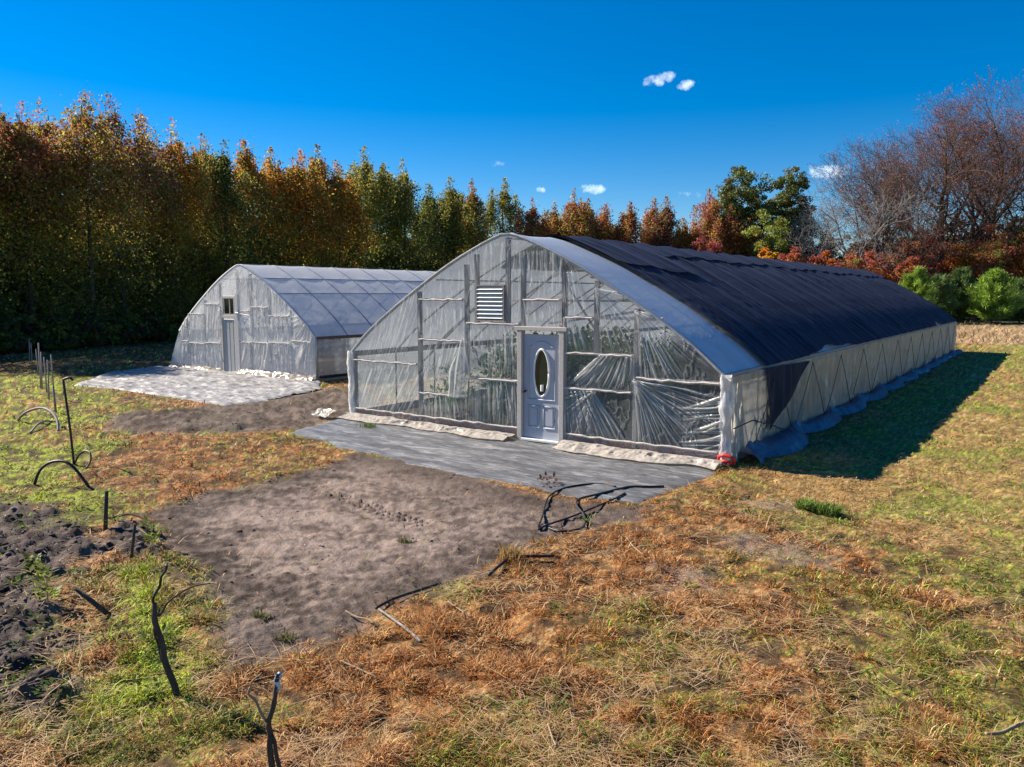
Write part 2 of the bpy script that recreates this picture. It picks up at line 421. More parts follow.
def ground_height(x, y, z):
    h = (fbm(x*.25, y*.25, 71, 3)-.5)*.10
    rough = (fbm(x*6, y*6, 73, 4)-.5)*.05
    ridge = np.abs(fbm(x*2.3, y*2.3, 79, 4)-.5)*2
    grassy = (1-z['soil'])*(1-z['soil2'])*(1-z['clod'])
    h = h+rough*(.5+grassy*.9)+grassy*(fbm(x*2, y*2, 81, 3)-.5)*.11*(1-.6*z['lawn'])
    # shallow spade marks on the bare plot run roughly along the house
    h = h+z['soil']*((fbm(x*1.3+y*.5, y*3.2-x*.6, 83, 4)-.5)*.075+(fbm(x*12, y*16, 84, 4)-.5)*.045+(fbm(x*4+y, y*7, 86, 3)-.5)*.025)-z['soil']*.03
    h = h+z['soil2']*((fbm(x*3, y*4, 85, 5)-.5)*.22)
    h = h+z['clod']*((1-ridge)*.13+(fbm(x*7, y*7, 87, 4)-.5)*.17-.05)
    # tyre tread along the upper edge of the plot
    a = np.array(at(305, 482)[:2]); b = np.array(at(425, 522)[:2]); u = (b-a)/np.linalg.norm(b-a)
    s = (x-a[0])*u[0]+(y-a[1])*u[1]; d = np.abs((x-a[0])*-u[1]+(y-a[1])*u[0])
    L = np.linalg.norm(b-a)
    tread = sstep(.14, .10, d)*sstep(-.1, .1, s)*sstep(L+.1, L-.1, s)
    h = h+tread*(np.where(np.sin(s*2*math.pi/.13) > 0, .0, -.05))
    flat = np.maximum(sstep(-.35, .0, z['pad']), sstep(-.7, -.1, z['house']))
    h = h*(1-flat)-.015*flat
    # the plot round the far house lies a little lower
    h = h-.10*sstep(-1.5, -5.5, x)*sstep(-3, 2, y)*(1-flat*.0)
    return h

def soil_color(x, y, z):
    n = fbm(x*1.6, y*2.4, 91, 5); n2 = fbm(x*9, y*11, 93, 4)
    c = lerp(np.broadcast_to(C_(.10, .075, .064), (len(x), 3)), np.broadcast_to(C_(.295, .232, .20), (len(x), 3)), np.clip(sstep(.28, .70, n*.4+n2*.6), 0, 1))
    edge = sstep(1.2, .0, np.maximum(poly_sd(x+(n-.5)*1.5, y+(n2-.5), P_SOIL), 0))*.55
    c = c*(1-edge*z['soil'])[:, None]
    dark = lerp(np.broadcast_to(C_(.040, .032, .030), (len(x), 3)), np.broadcast_to(C_(.17, .135, .12), (len(x), 3)), sstep(.3, .75, n2*.6+n*.4))
    c = lerp(c, dark, np.clip(z['clod']+z['soil2']*.9, 0, 1))
    return c

def make_ground():
    yaw0 = math.atan2(FW[1], FW[0])
    a_in = np.concatenate([np.linspace(-R(85), -R(44), 170)[:-1], np.linspace(-R(44), R(44), 720), np.linspace(R(44), R(85), 170)[1:]]); a_out = np.linspace(R(85), 2*math.pi-R(85), 90)[1:-1]
    ang = yaw0-np.concatenate([a_in, a_out])
    ypx = np.concatenate([np.linspace(1250, 305, 760)])
    r = np.concatenate([[.3, 1.2], F_PX*CAM[2]/(ypx-294.3), np.geomspace(225, 900, 16)])
    rr, aa = np.meshgrid(r, ang, indexing='ij')
    x = (CAM[0]+rr*np.cos(aa)).ravel(); y = (CAM[1]+rr*np.sin(aa)).ravel()
    z = zones(x, y); h = ground_height(x, y, z)
    nr, na = rr.shape
    i = np.arange(nr-1)[:, None]*na+np.arange(na)[None, :]
    j = np.arange(nr-1)[:, None]*na+((np.arange(na)+1) % na)[None, :]
    f = np.stack([i, j, j+na, i+na], -1).reshape(-1, 4)
    rnd = [rng.random(len(x)) for _ in range(5)]
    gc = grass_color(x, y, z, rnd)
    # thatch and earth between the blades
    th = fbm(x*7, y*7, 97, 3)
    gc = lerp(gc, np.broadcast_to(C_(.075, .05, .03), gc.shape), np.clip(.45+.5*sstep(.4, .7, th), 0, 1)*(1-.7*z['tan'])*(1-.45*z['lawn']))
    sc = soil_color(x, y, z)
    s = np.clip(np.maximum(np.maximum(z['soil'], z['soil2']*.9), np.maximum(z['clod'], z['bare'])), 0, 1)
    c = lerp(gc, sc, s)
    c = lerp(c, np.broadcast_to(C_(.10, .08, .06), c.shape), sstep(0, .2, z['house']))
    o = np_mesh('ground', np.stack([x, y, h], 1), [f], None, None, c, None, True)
    m, nt, out = new_mat('earth_and_thatch')
    a = N(nt, 'ShaderNodeAttribute', attribute_name='Col')
    v = coords(nt); n1 = noise(nt, 40, 5, .7, v); n2 = noise(nt, 11, 4, .6, v)
    c1 = mixcol(nt, 1.0, a.outputs['Color'], ramp(nt, n1, [(.25, (.62, .6, .58)), (.75, (1.35, 1.34, 1.32))]), 'MULTIPLY')
    b = N(nt, 'ShaderNodeBsdfPrincipled', Roughness=.95); b.inputs['Specular IOR Level'].default_value = .1
    nt.links.new(c1, b.inputs['Base Color'])
    bp = N(nt, 'ShaderNodeBump', Strength=.7, Distance=.03); nt.links.new(math_n(nt, 'ADD', n1, math_n(nt, 'MULTIPLY', n2, 1.2)), bp.inputs['Height'])
    nt.links.new(bp.outputs[0], b.inputs['Normal']); nt.links.new(b.outputs[0], out.inputs[0])
    o.data.materials.append(m)
    tag(o, kind='structure')
    return o

def hground(x, y):
    x = np.atleast_1d(np.asarray(x, float)); y = np.atleast_1d(np.asarray(y, float))
    return ground_height(x, y, zones(x, y))

def gz(px, py, dz=0.0):
    x, y, _ = at(px, py); return (x, y, float(hground(x, y)[0])+dz)

# ------------------------------------------------------------------ grass
def blades(name, x, y, h0, length, width, lean, head, col, mat, label=None, cat=None, tip=.15, curl=.5):
    n = len(x)
    dx = np.cos(head); dy = np.sin(head)
    px = -dy; py = dx
    hl = length*np.sin(lean); vl = length*np.cos(lean)
    base = np.stack([x, y, h0], 1)
    d = np.stack([dx, dy, np.zeros(n)], 1); p = np.stack([px, py, np.zeros(n)], 1)*width[:, None]*.5
    up = np.array([0, 0, 1.])
    mid = base+d*(hl*.45)[:, None]+up*(vl*.62)[:, None]
    tp = base+d*(hl*(1.0+0*curl))[:, None]+up*(vl*(1-.45*curl))[:, None]
    V = np.stack([base-p, base+p, mid-p*.85, mid+p*.85, tp], 1).reshape(-1, 3)
    i = np.arange(n)*5
    q = np.stack([i, i+1, i+3, i+2], 1); t = np.stack([i+2, i+3, i+4], 1)
    shade = np.repeat(col, 5, 0)
    return np_mesh(name, V, [q, t], mat, None, shade)

def make_grass():
    yaw0 = math.atan2(FW[1], FW[0])
    n = 1450000
    ypx = 312+(1150-312)*rng.random(n)**.9
    r = F_PX*CAM[2]/(ypx-294.3)
    r = np.exp(np.log(r)+rng.normal(0, .02, n))
    a = yaw0+(rng.random(n)*2-1)*R(43)
    nw = n//4; sd = np.where(rng.random(nw) < .5, -1, 1); a[:nw] = yaw0+sd*(R(43)+rng.random(nw)*R(32))
    x = CAM[0]+r*np.cos(a); y = CAM[1]+r*np.sin(a)
    z = zones(x, y)
    clump = fbm(x*5, y*5, 101, 3); cl2 = fbm(x*1.4, y*1.4, 103, 3)
    dens = (.16+1.1*sstep(.42, .62, clump))*(.5+.7*sstep(.35, .6, cl2))
    dens = dens*(1-.985*z['soil'])*(1-.93*z['soil2'])*(1-.93*z['clod'])*(1-.8*z['bare'])+.25*z['lime']
    dens = dens*(z['pad'] < -.03+.1*rng.random(n))*(z['house'] < -.12)
    dens *= (1-.75*z['wood'])
    k = rng.random(n) < dens*.8
    x = x[k]; y = y[k]; r = r[k]; z = {q: v[k] for q, v in z.items()}; m = len(x)
    rnd = [rng.random(m) for _ in range(5)]
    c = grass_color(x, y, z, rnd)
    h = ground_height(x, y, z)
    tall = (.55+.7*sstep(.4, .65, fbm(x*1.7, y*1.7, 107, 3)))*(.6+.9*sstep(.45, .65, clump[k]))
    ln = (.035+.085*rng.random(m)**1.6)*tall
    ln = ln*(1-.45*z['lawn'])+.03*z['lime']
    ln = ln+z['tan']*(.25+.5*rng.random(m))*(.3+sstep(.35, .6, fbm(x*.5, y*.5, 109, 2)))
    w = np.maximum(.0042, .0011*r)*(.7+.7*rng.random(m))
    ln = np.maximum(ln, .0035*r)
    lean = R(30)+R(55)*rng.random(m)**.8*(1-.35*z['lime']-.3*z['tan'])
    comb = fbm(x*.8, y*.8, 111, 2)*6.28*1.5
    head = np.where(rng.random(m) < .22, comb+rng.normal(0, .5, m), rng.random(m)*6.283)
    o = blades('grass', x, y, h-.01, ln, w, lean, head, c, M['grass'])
    tag(o, 'rough mown grass, part rust brown and part green, over the field', 'grass', kind='stuff')
    # flat dead stalks lying in the sward
    n = 60000
    ypx = 330+(1000-330)*rng.random(n)
    r = F_PX*CAM[2]/(ypx-294.3); a = yaw0+(rng.random(n)*2-1)*R(42)
    x = CAM[0]+r*np.cos(a); y = CAM[1]+r*np.sin(a); z = zones(x, y)
    dens = (1-.97*z['soil'])*(1-.85*z['soil2'])*(1-.7*z['clod'])*(z['pad'] < -.05)*(z['house'] < -.2)*sstep(.42, .62, fbm(x*1.2, y*1.2, 121, 3))*(1-.8*z['lime'])*(1-.5*z['left'])
    k = (rng.random(n) < dens*.75) & (r < 30); x = x[k]; y = y[k]; r = r[k]; m = len(x)
    z = {q: v[k] for q, v in z.items()}
    h = ground_height(x, y, z)+.015+.03*rng.random(m)
    ln = .08+.3*rng.random(m)**2; head = rng.random(m)*6.283; w = np.maximum(.004, .0009*r)
    cc = np.where((rng.random(m) < .55)[:, None], C_(.58, .42, .24), C_(.40, .25, .14))*(.7+.6*rng.random(m))[:, None]
    o = blades('dead_stalks', x, y, h, ln, w, R(78)+R(12)*rng.random(m), head, cc, M['grass'], curl=.9)
    tag(o, 'straw coloured dead stalks lying flat in the mown grass', 'dead stalks', kind='stuff')

def rosette_leaves(cx, cy, cz, n, size, spread, height, col, colvar=.3):
    """broad leaves round a point: returns verts, quads, colours"""
    th = rng.random(n)*6.283; rad = spread*np.sqrt(rng.random(n)); hh = height*rng.random(n)
    b = np.stack([cx+rad*np.cos(th), cy+rad*np.sin(th), cz+hh], 1)
    d = np.stack([np.cos(th), np.sin(th), .2+.6*rng.random(n)], 1); d /= np.linalg.norm(d, axis=1)[:, None]
    d = d+rng.normal(0, .35, (n, 3)); s = np.cross(d, np.array([0, 0, 1.])); s /= np.linalg.norm(s, axis=1)[:, None]+1e-9
    L = size*(.6+.8*rng.random(n))[:, None]
    V = np.stack([b, b+d*L*.5+s*L*.28, b+d*L, b+d*L*.5-s*L*.28], 1).reshape(-1, 3)
    f = np.arange(n*4).reshape(-1, 4)
    c = np.asarray(col)*(1-colvar+2*colvar*rng.random(n))[:, None]
    return V, f, np.repeat(c, 4, 0)

def cat_leaves(parts):
    V = []; Fq = []; Cc = []; off = 0
    for v, f, c in parts:
        V.append(v); Fq.append(f+off); Cc.append(c); off += len(v)
    return np.concatenate(V), np.concatenate(Fq), np.concatenate(Cc)

def make_weeds():
    parts = []
    # broad-leaved weeds between the clods and in the lime-green strip
    spots = []
    for i in range(260):
        px = rng.uniform(-60, 230); py = rng.uniform(395, 740)
        x, y, _ = at(px, py); z = zones(np.array([x]), np.array([y]))
        w = .15+.8*z['lime'][0]+.35*z['clod'][0]+.3*z['left'][0]-z['soil'][0]*.9
        if rng.random() < w: spots.append((x, y, float(ground_height(np.array([x]), np.array([y]), z)[0])))
    for i in range(26):
        px = rng.uniform(500, 1000); py = rng.uniform(500, 740); x, y, _ = at(px, py); spots.append((x, y, float(hground(x, y)[0])))
    for (x, y, h) in spots:
        c = [(.16, .22, .03), (.1, .16, .03), (.2, .24, .04)][rng.integers(3)]
        parts.append(rosette_leaves(x, y, h, rng.integers(16, 44), rng.uniform(.022, .046), rng.uniform(.04, .14), rng.uniform(.03, .12), c))
    v, f, c = cat_leaves(parts)
    o = np_mesh('weeds', v, [f], M['leaf'], None, c)
    tag(o, 'low broad leaved green weeds scattered through the turned earth', 'weeds', kind='stuff')
    # three taller weeds one can pick out in the dark earth
    for k, (px, py, lab) in enumerate(((48, 606, 'yellow green leafy weed alone in the dark clods at the left edge'),
                                       (152, 548, 'tall leafy weed beside the thin stake at the edge of the bare plot'),
                                       (35, 575, 'pale leafy weed in the dark clods behind the yellow green weed'))):
        x, y, h = gz(px, py)
        ps = [rosette_leaves(x+rng.normal(0, .015), y+rng.normal(0, .015), h+.05*q, 10, .075, .06, .05, (.22, .27, .04)) for q in range(6 if k < 2 else 4)]
        v, f, c = cat_leaves(ps)
        e = empty('weed', (x, y, h)); tag(e, lab, 'weed', 'leafy weeds in the earth')
        v = v-np.array([x, y, h])
        np_mesh('foliage', v, [f], M['leaf'], e, c)
        MB().tube([(0, 0, -.03), (.01, 0, .15), (.0, .01, .3 if k < 2 else .2)], [.006, .005, .003], 5).build('stem', M['straw'], e)
    # pebbles / clods on the bare plot and crumbs in the clod field
    V = []; Fq = []; Cc = []; off = 0
    base = np.array([(1,0,0),(-1,0,0),(0,1,0),(0,-1,0),(0,0,1),(0,0,-1)], float)
    tri = np.array([(0,2,4),(2,1,4),(1,3,4),(3,0,4),(2,0,5),(1,2,5),(3,1,5),(0,3,5)])
    n = 9000
    px = rng.uniform(-40, 660, n); py = rng.uniform(385, 740, n)
    P = np.array([at(a, b)[:2] for a, b in zip(px, py)]); x, y = P[:, 0], P[:, 1]
    z = zones(x, y); w = np.maximum(np.maximum(z['clod'], z['soil2']*.7), z['soil']*.10)*(z['pad'] < -.05)*(z['house'] < -.1)
    k = rng.random(n) < w; x = x[k]; y = y[k]; z = {q: v[k] for q, v in z.items()}
    h = ground_height(x, y, z); cc = soil_color(x, y, z)
    for i in range(len(x)):
        s = (.008+.03*rng.random()**2.5)*(1.6 if z['clod'][i] > .5 else 1)
        v = base*s*rng.uniform(.5, 1.3, (6, 1))*np.array([1.3, 1, .5]); a = rng.random()*6.28
        v = np.stack([v[:, 0]*math.cos(a)-v[:, 1]*math.sin(a), v[:, 0]*math.sin(a)+v[:, 1]*math.cos(a), v[:, 2]], 1)
        V.append(v+np.array([x[i], y[i], h[i]])); Fq.append(tri+off); off += 6
        Cc.append(np.repeat((cc[i]*rng.uniform(.7, 1.3))[None], 6, 0))
    o = np_mesh('earth_clods', np.concatenate(V), [np.concatenate(Fq)], M['clodm'], None, np.concatenate(Cc))
    tag(o, 'loose crumbs and clods of earth on the bare soil', 'clods', kind='stuff')

M['clodm'] = col_mat('clod_earth', 0.0, .95, .1)

# ------------------------------------------------------------------ greenhouses
W, L = GH['W'], GH['L']
_ax = np.array([0, .25, .52, .99, 1.62, 2.34, 2.8, 3.35, 3.88, 4.25, 4.55])
_az = np.array([1.5, 1.71, 1.95, 2.28, 2.68, 3.10, 3.36, 3.63, 3.86, 4.0, 4.085])
def arch_z(x):
    x = np.asarray(x, float); d = np.minimum(x, W-x)
    return np.interp(d, _ax, _az)
# finer, smoothed profile by arc length, from the right eave (t=0) to the left (t=1)
_xs = np.linspace(W, 0, 400); _zs = arch_z(_xs)
_ks = np.ones(15)/15
_zz = np.concatenate([np.linspace(2*_zs[0]-_zs[7], _zs[0], 7, endpoint=False), _zs, np.linspace(_zs[-1], 2*_zs[-1]-_zs[-8], 8)[1:]])
_zs = np.convolve(_zz, _ks, 'valid')[:400]
_sl = np.concatenate([[0], np.cumsum(np.hypot(np.diff(_xs), np.diff(_zs)))]); ARC = _sl[-1]
def arc_pt(t):
    s = np.asarray(t)*ARC
    return np.interp(s, _sl, _xs), np.interp(s, _sl, _zs)
def arc_normal(t):
    x0, z0 = arc_pt(np.clip(np.asarray(t)-.01, 0, 1)); x1, z1 = arc_pt(np.clip(np.asarray(t)+.01, 0, 1))
    tx = x1-x0; tz = z1-z0; l = np.hypot(tx, tz); return tz/l*1.0, -tx/l
def roofline(x): return np.interp(np.asarray(x, float), _xs[::-1], _zs[::-1])

def end_film(name, parent, mat, y, panels, holes, nx=760, nz=300, off=.0, seed=5, xr=(0, W), pk=1.0, flare=0):
    """sheeting of an end wall: pleats run out from where it is stapled to the frame"""
    r = np.random.default_rng(seed)
    xs = np.linspace(xr[0], xr[1], nx); v = np.linspace(0, 1, nz)
    X = np.repeat(xs[:, None], nz, 1); top = roofline(xs)-.02
    if flare: top = np.where(xs < 0, top*np.clip(1+xs/flare, 0.004, 1)**.8, top)
    Z = v[None, :]*top[:, None]
    D = np.zeros_like(X); Fo = np.zeros_like(X)
    D += (fbm(X.ravel()*1.3, Z.ravel()*1.3, seed+3, 3).reshape(X.shape)-.5)*.05
    cre = np.abs(fbm(X.ravel()*3.2, Z.ravel()*2.0, seed+9, 4).reshape(X.shape)-.5)
    Fo += np.exp(-(cre/.012)**2)*.35; D += np.exp(-(cre/.03)**2)*.008
    for (x0, x1, z0, z1, n, mode) in panels:
        # the anchors are staples spread on the edge the pleats start from
        n = int(n*1.8)
        for k in range(n):
            u = (k+.5+r.normal(0, .5))/n
            if mode == 'down':      # top batten to bottom, slightly fanned
                a = (x0+(x1-x0)*u, z1); b = (x0+(x1-x0)*np.clip((u-.5)*r.uniform(.8, 1.25)+.5+r.normal(0, .04), 0, 1), z0)
            elif mode == 'fanR':    # from the left part of the top edge, spreading to the right
                a = (x0+(x1-x0)*u*.45, z1); b = (x0+(x1-x0)*(u*1.0), z0)
            elif mode == 'fanL':
                a = (x1-(x1-x0)*u*.45, z1); b = (x1-(x1-x0)*(u*1.0), z0)
            elif mode == 'cornerTL':
                th = R(-5-80*u); ln = r.uniform(.6, 1.0)*1.25*max(x1-x0, z1-z0); a = (x0+.02, z1-.02); b = (a[0]+math.cos(th)*ln, a[1]+math.sin(th)*ln)
            elif mode == 'cornerTR':
                th = R(180+5+80*u); ln = r.uniform(.6, 1.0)*1.25*max(x1-x0, z1-z0); a = (x1-.02, z1-.02); b = (a[0]+math.cos(th)*ln, a[1]+math.sin(th)*ln)
            elif mode == 'diagL':   # leans from the top right to the bottom left
                a = (x0+(x1-x0)*(u*.9+.25), z1); b = (x0+(x1-x0)*(u*.8), z0)
            elif mode == 'sideR':   # short pleats off the right post
                zz = z0+(z1-z0)*u; a = (x1, zz); b = (x1-(x1-x0)*r.uniform(.25, .6), zz-r.uniform(.05, .25))
            ax_, az_ = a; bx_, bz_ = b; dx, dz = bx_-ax_, bz_-az_; ll = math.hypot(dx, dz)+1e-6
            dx /= ll; dz /= ll
            m = (xs > min(ax_, bx_)-.15) & (xs < max(ax_, bx_)+.15)
            if not m.any(): continue
            sx = X[m]; sz = Z[m]
            s = (sx-ax_)*dx+(sz-az_)*dz; d = (sx-ax_)*-dz+(sz-az_)*dx
            d = d+.012*np.sin(s*5+k)
            w = r.uniform(.005, .013)*(1+.9*np.clip(s/ll, 0, 1))
            reach = r.uniform(.55, 1.0)
            env = sstep(-.02, .04, s)*sstep(ll*1.02, ll*reach*.6, s)
            inp = (sx >= x0-.01) & (sx <= x1+.01) & (sz >= z0-.05) & (sz <= z1+.02)
            amp = r.uniform(.35, 1)*env*inp
            g = np.exp(-(d/w)**2)
            D[m] += amp*pk*(g*.022-np.exp(-((d-2*w)/(1.5*w))**2)*.011)
            Fo[m] = np.maximum(Fo[m], amp*g*.95)
    V = np.stack([X, y-D+off, Z], -1).reshape(-1, 3)
    f = grid_faces(nx, nz)
    cx = V[f].mean(1)
    keep = np.ones(len(f), bool)
    for (x0, x1, z0, z1) in holes: keep &= ~((cx[:, 0] > x0) & (cx[:, 0] < x1) & (cx[:, 2] > z0) & (cx[:, 2] < z1))
    return np_mesh(name, V, [f[keep]], mat, parent, None, {'fold': Fo.ravel()}, True)

def roof_sheet(name, parent, mat, y0, y1, t0, t1, off, bow, sag, ny, nt_, fine=0.0, seed=3, edge=None, y0_of_t=None, t0_of_y=None, purlin=(), fold_lines=.0):
    ys = np.linspace(0, 1, ny); ts = np.linspace(0, 1, nt_)
    A, B = np.meshgrid(ys, ts, indexing='ij')
    T = t0+(t1-t0)*B
    Y = y0+(y1-y0)*A
    if t0_of_y is not None: T = t0_of_y(Y)+(t1-t0_of_y(Y))*B
    if y0_of_t is not None: Y = y0_of_t(T)+(y1-y0_of_t(T))*A
    x, z = arc_pt(T); nx_, nz_ = arc_normal(T)
    ph = (Y/bow) % 1.0; dd = np.minimum(ph, 1-ph)
    s = -sag*np.clip(dd*2, 0, 1)**.8*np.sin(np.clip(T, .02, .98)*math.pi)**.35
    fo = np.exp(-(dd*bow/.05)**2)*.6
    for p in purlin:
        q = np.abs(T-p)*ARC; s = s+sag*.5*np.exp(-(q/.12)**2)*np.clip(dd*2, 0, 1)
    n = 0
    if fine:
        yy = Y+(fbm(T.ravel()*5, Y.ravel()*.8, seed, 2).reshape(Y.shape)-.5)*.6
        n = (fbm(yy.ravel()*4.5, T.ravel()*2.0, seed+1, 3).reshape(Y.shape)-.5)*fine
        st = np.abs(fbm(yy.ravel()*3.1, T.ravel()*1.2, seed+5, 3).reshape(Y.shape)-.5)
        n = n+np.exp(-(st/.018)**2)*fine*.7
    else:
        n = (fbm(Y.ravel()*2.5, T.ravel()*9, seed, 3).reshape(Y.shape)-.5)*.018
    o = off+s+n
    V = np.stack([x+nx_*o*1.0, Y, z+nz_*o], -1)
    return np_mesh(name, V.reshape(-1, 3), [grid_faces(ny, nt_)], mat, parent, None, {'fold': fo.ravel()}, True)

def bow_path(y, r_off=-.03, n=40, legs=True):
    t = np.linspace(0, 1, n); x, z = arc_pt(t); nx_, nz_ = arc_normal(t)
    P = [(a+c*r_off, y, b+d*r_off) for a, b, c, d in zip(x, z, nx_, nz_)]
    if legs: P = [(W-.03, y, 0.0)]+P+[(.03, y, 0.0)]
    return P

def side_wall(name, parent, mat, x, y0, y1, z0, z1, out, ny, nz, seed, bow, flare=0):
    ys = np.linspace(y0, y1, ny); zs = np.linspace(z0, z1, nz)
    Y, Z = np.meshgrid(ys, zs, indexing='ij')
    ph = (Y/bow) % 1; dd = np.minimum(ph, 1-ph)*2
    f = (fbm(Y.ravel()*5, Z.ravel()*.9, seed, 4).reshape(Y.shape)-.5)
    st = np.abs(fbm(Y.ravel()*3.2+Z.ravel()*.5, Z.ravel()*.7, seed+4, 3).reshape(Y.shape)-.5)
    d = f*.10+np.exp(-(st/.02)**2)*.03-.03*np.sin(Z/1.5*math.pi)*dd
    fold = np.exp(-(st/.014)**2)
    V = np.stack([x+out*d+out*flare*np.clip(1-(Z/1.5)**1.25, 0, 1), Y, Z], -1)
    return np_mesh(name, V.reshape(-1, 3), [grid_faces(ny, nz)], mat, parent, None, {'fold': fold.ravel()}, True)

def crumple(name, parent, mat, path, width, h, seed, n=160, m=26, drop=0.0, nrm=(0, -1), fr=1.0):
    """loose sheeting gathered along a line: path of (x, y) on the ground"""
    P = np.array(path, float); s = np.concatenate([[0], np.cumsum(np.hypot(*np.diff(P, axis=0).T))])
    q = np.linspace(0, s[-1], n); bx = np.interp(q, s, P[:, 0]); by = np.interp(q, s, P[:, 1])
    v = np.linspace(0, 1, m)
    Q, Vv = np.meshgrid(q, v, indexing='ij')
    BX = np.repeat(bx[:, None], m, 1); BY = np.repeat(by[:, None], m, 1)
    wv = width*(.55+.9*fbm(Q.ravel()*1.1, Q.ravel()*0+seed, seed, 3).reshape(Q.shape))
    bump = fbm(Q.ravel()*4*fr, Vv.ravel()*4*fr, seed+1, 4).reshape(Q.shape)
    rid = np.abs(fbm(Q.ravel()*5.5*fr, Vv.ravel()*2.2*fr, seed+2, 4).reshape(Q.shape)-.5)*2
    z = h*np.clip(1-Vv, 0, 1)**1.4*(.5+.8*bump)+(.5-rid)*.10*np.sin(np.clip(Vv*1.1, 0, 1)*math.pi)+.02+.03*bump*Vv
    z = np.maximum(z, .008)
    V = np.stack([BX+nrm[0]*wv*Vv+(bump-.5)*.12, BY+nrm[1]*wv*Vv+(rid-.5)*.10*Vv, z+drop], -1)
    return np_mesh(name, V.reshape(-1, 3), [grid_faces(n, m)], mat, parent, None, {'fold': np.exp(-(rid/.1)**2).ravel()}, True)

def post(parent, x, z0, z1, y=.05, w=.085, d=.09, mat='wood', name='post'):
    return MB().box(x-w/2, x+w/2, y-d/2, y+d/2, z0, z1, .008).build(name, M[mat], parent)

def girt(parent, x0, x1, z, y=.04, hgt=.055, d=.04, mat='batten', name='girt', staples=True):
    b = MB().box(x0, x1, y-d/2, y+d/2, z-hgt/2, z+hgt/2, .006)
    return b.build(name, M[mat], parent)

def batten(parent, x0, x1, z, y=-.045, seed=0):
    """ragged lath stapled over the sheeting"""
    r = np.random.default_rng(seed+int(x0*100)+int(z*37)); b = MB()
    n = max(3, int((x1-x0)/.12)); e = np.linspace(x0, x1, n+1)
    pts = [(a, y+r.normal(0, .006), z+r.normal(0, .008)) for a in e]
    b.tube(pts, [r.uniform(.016, .026) for _ in e], 6)
    return b.build('batten', M['batten'], parent)

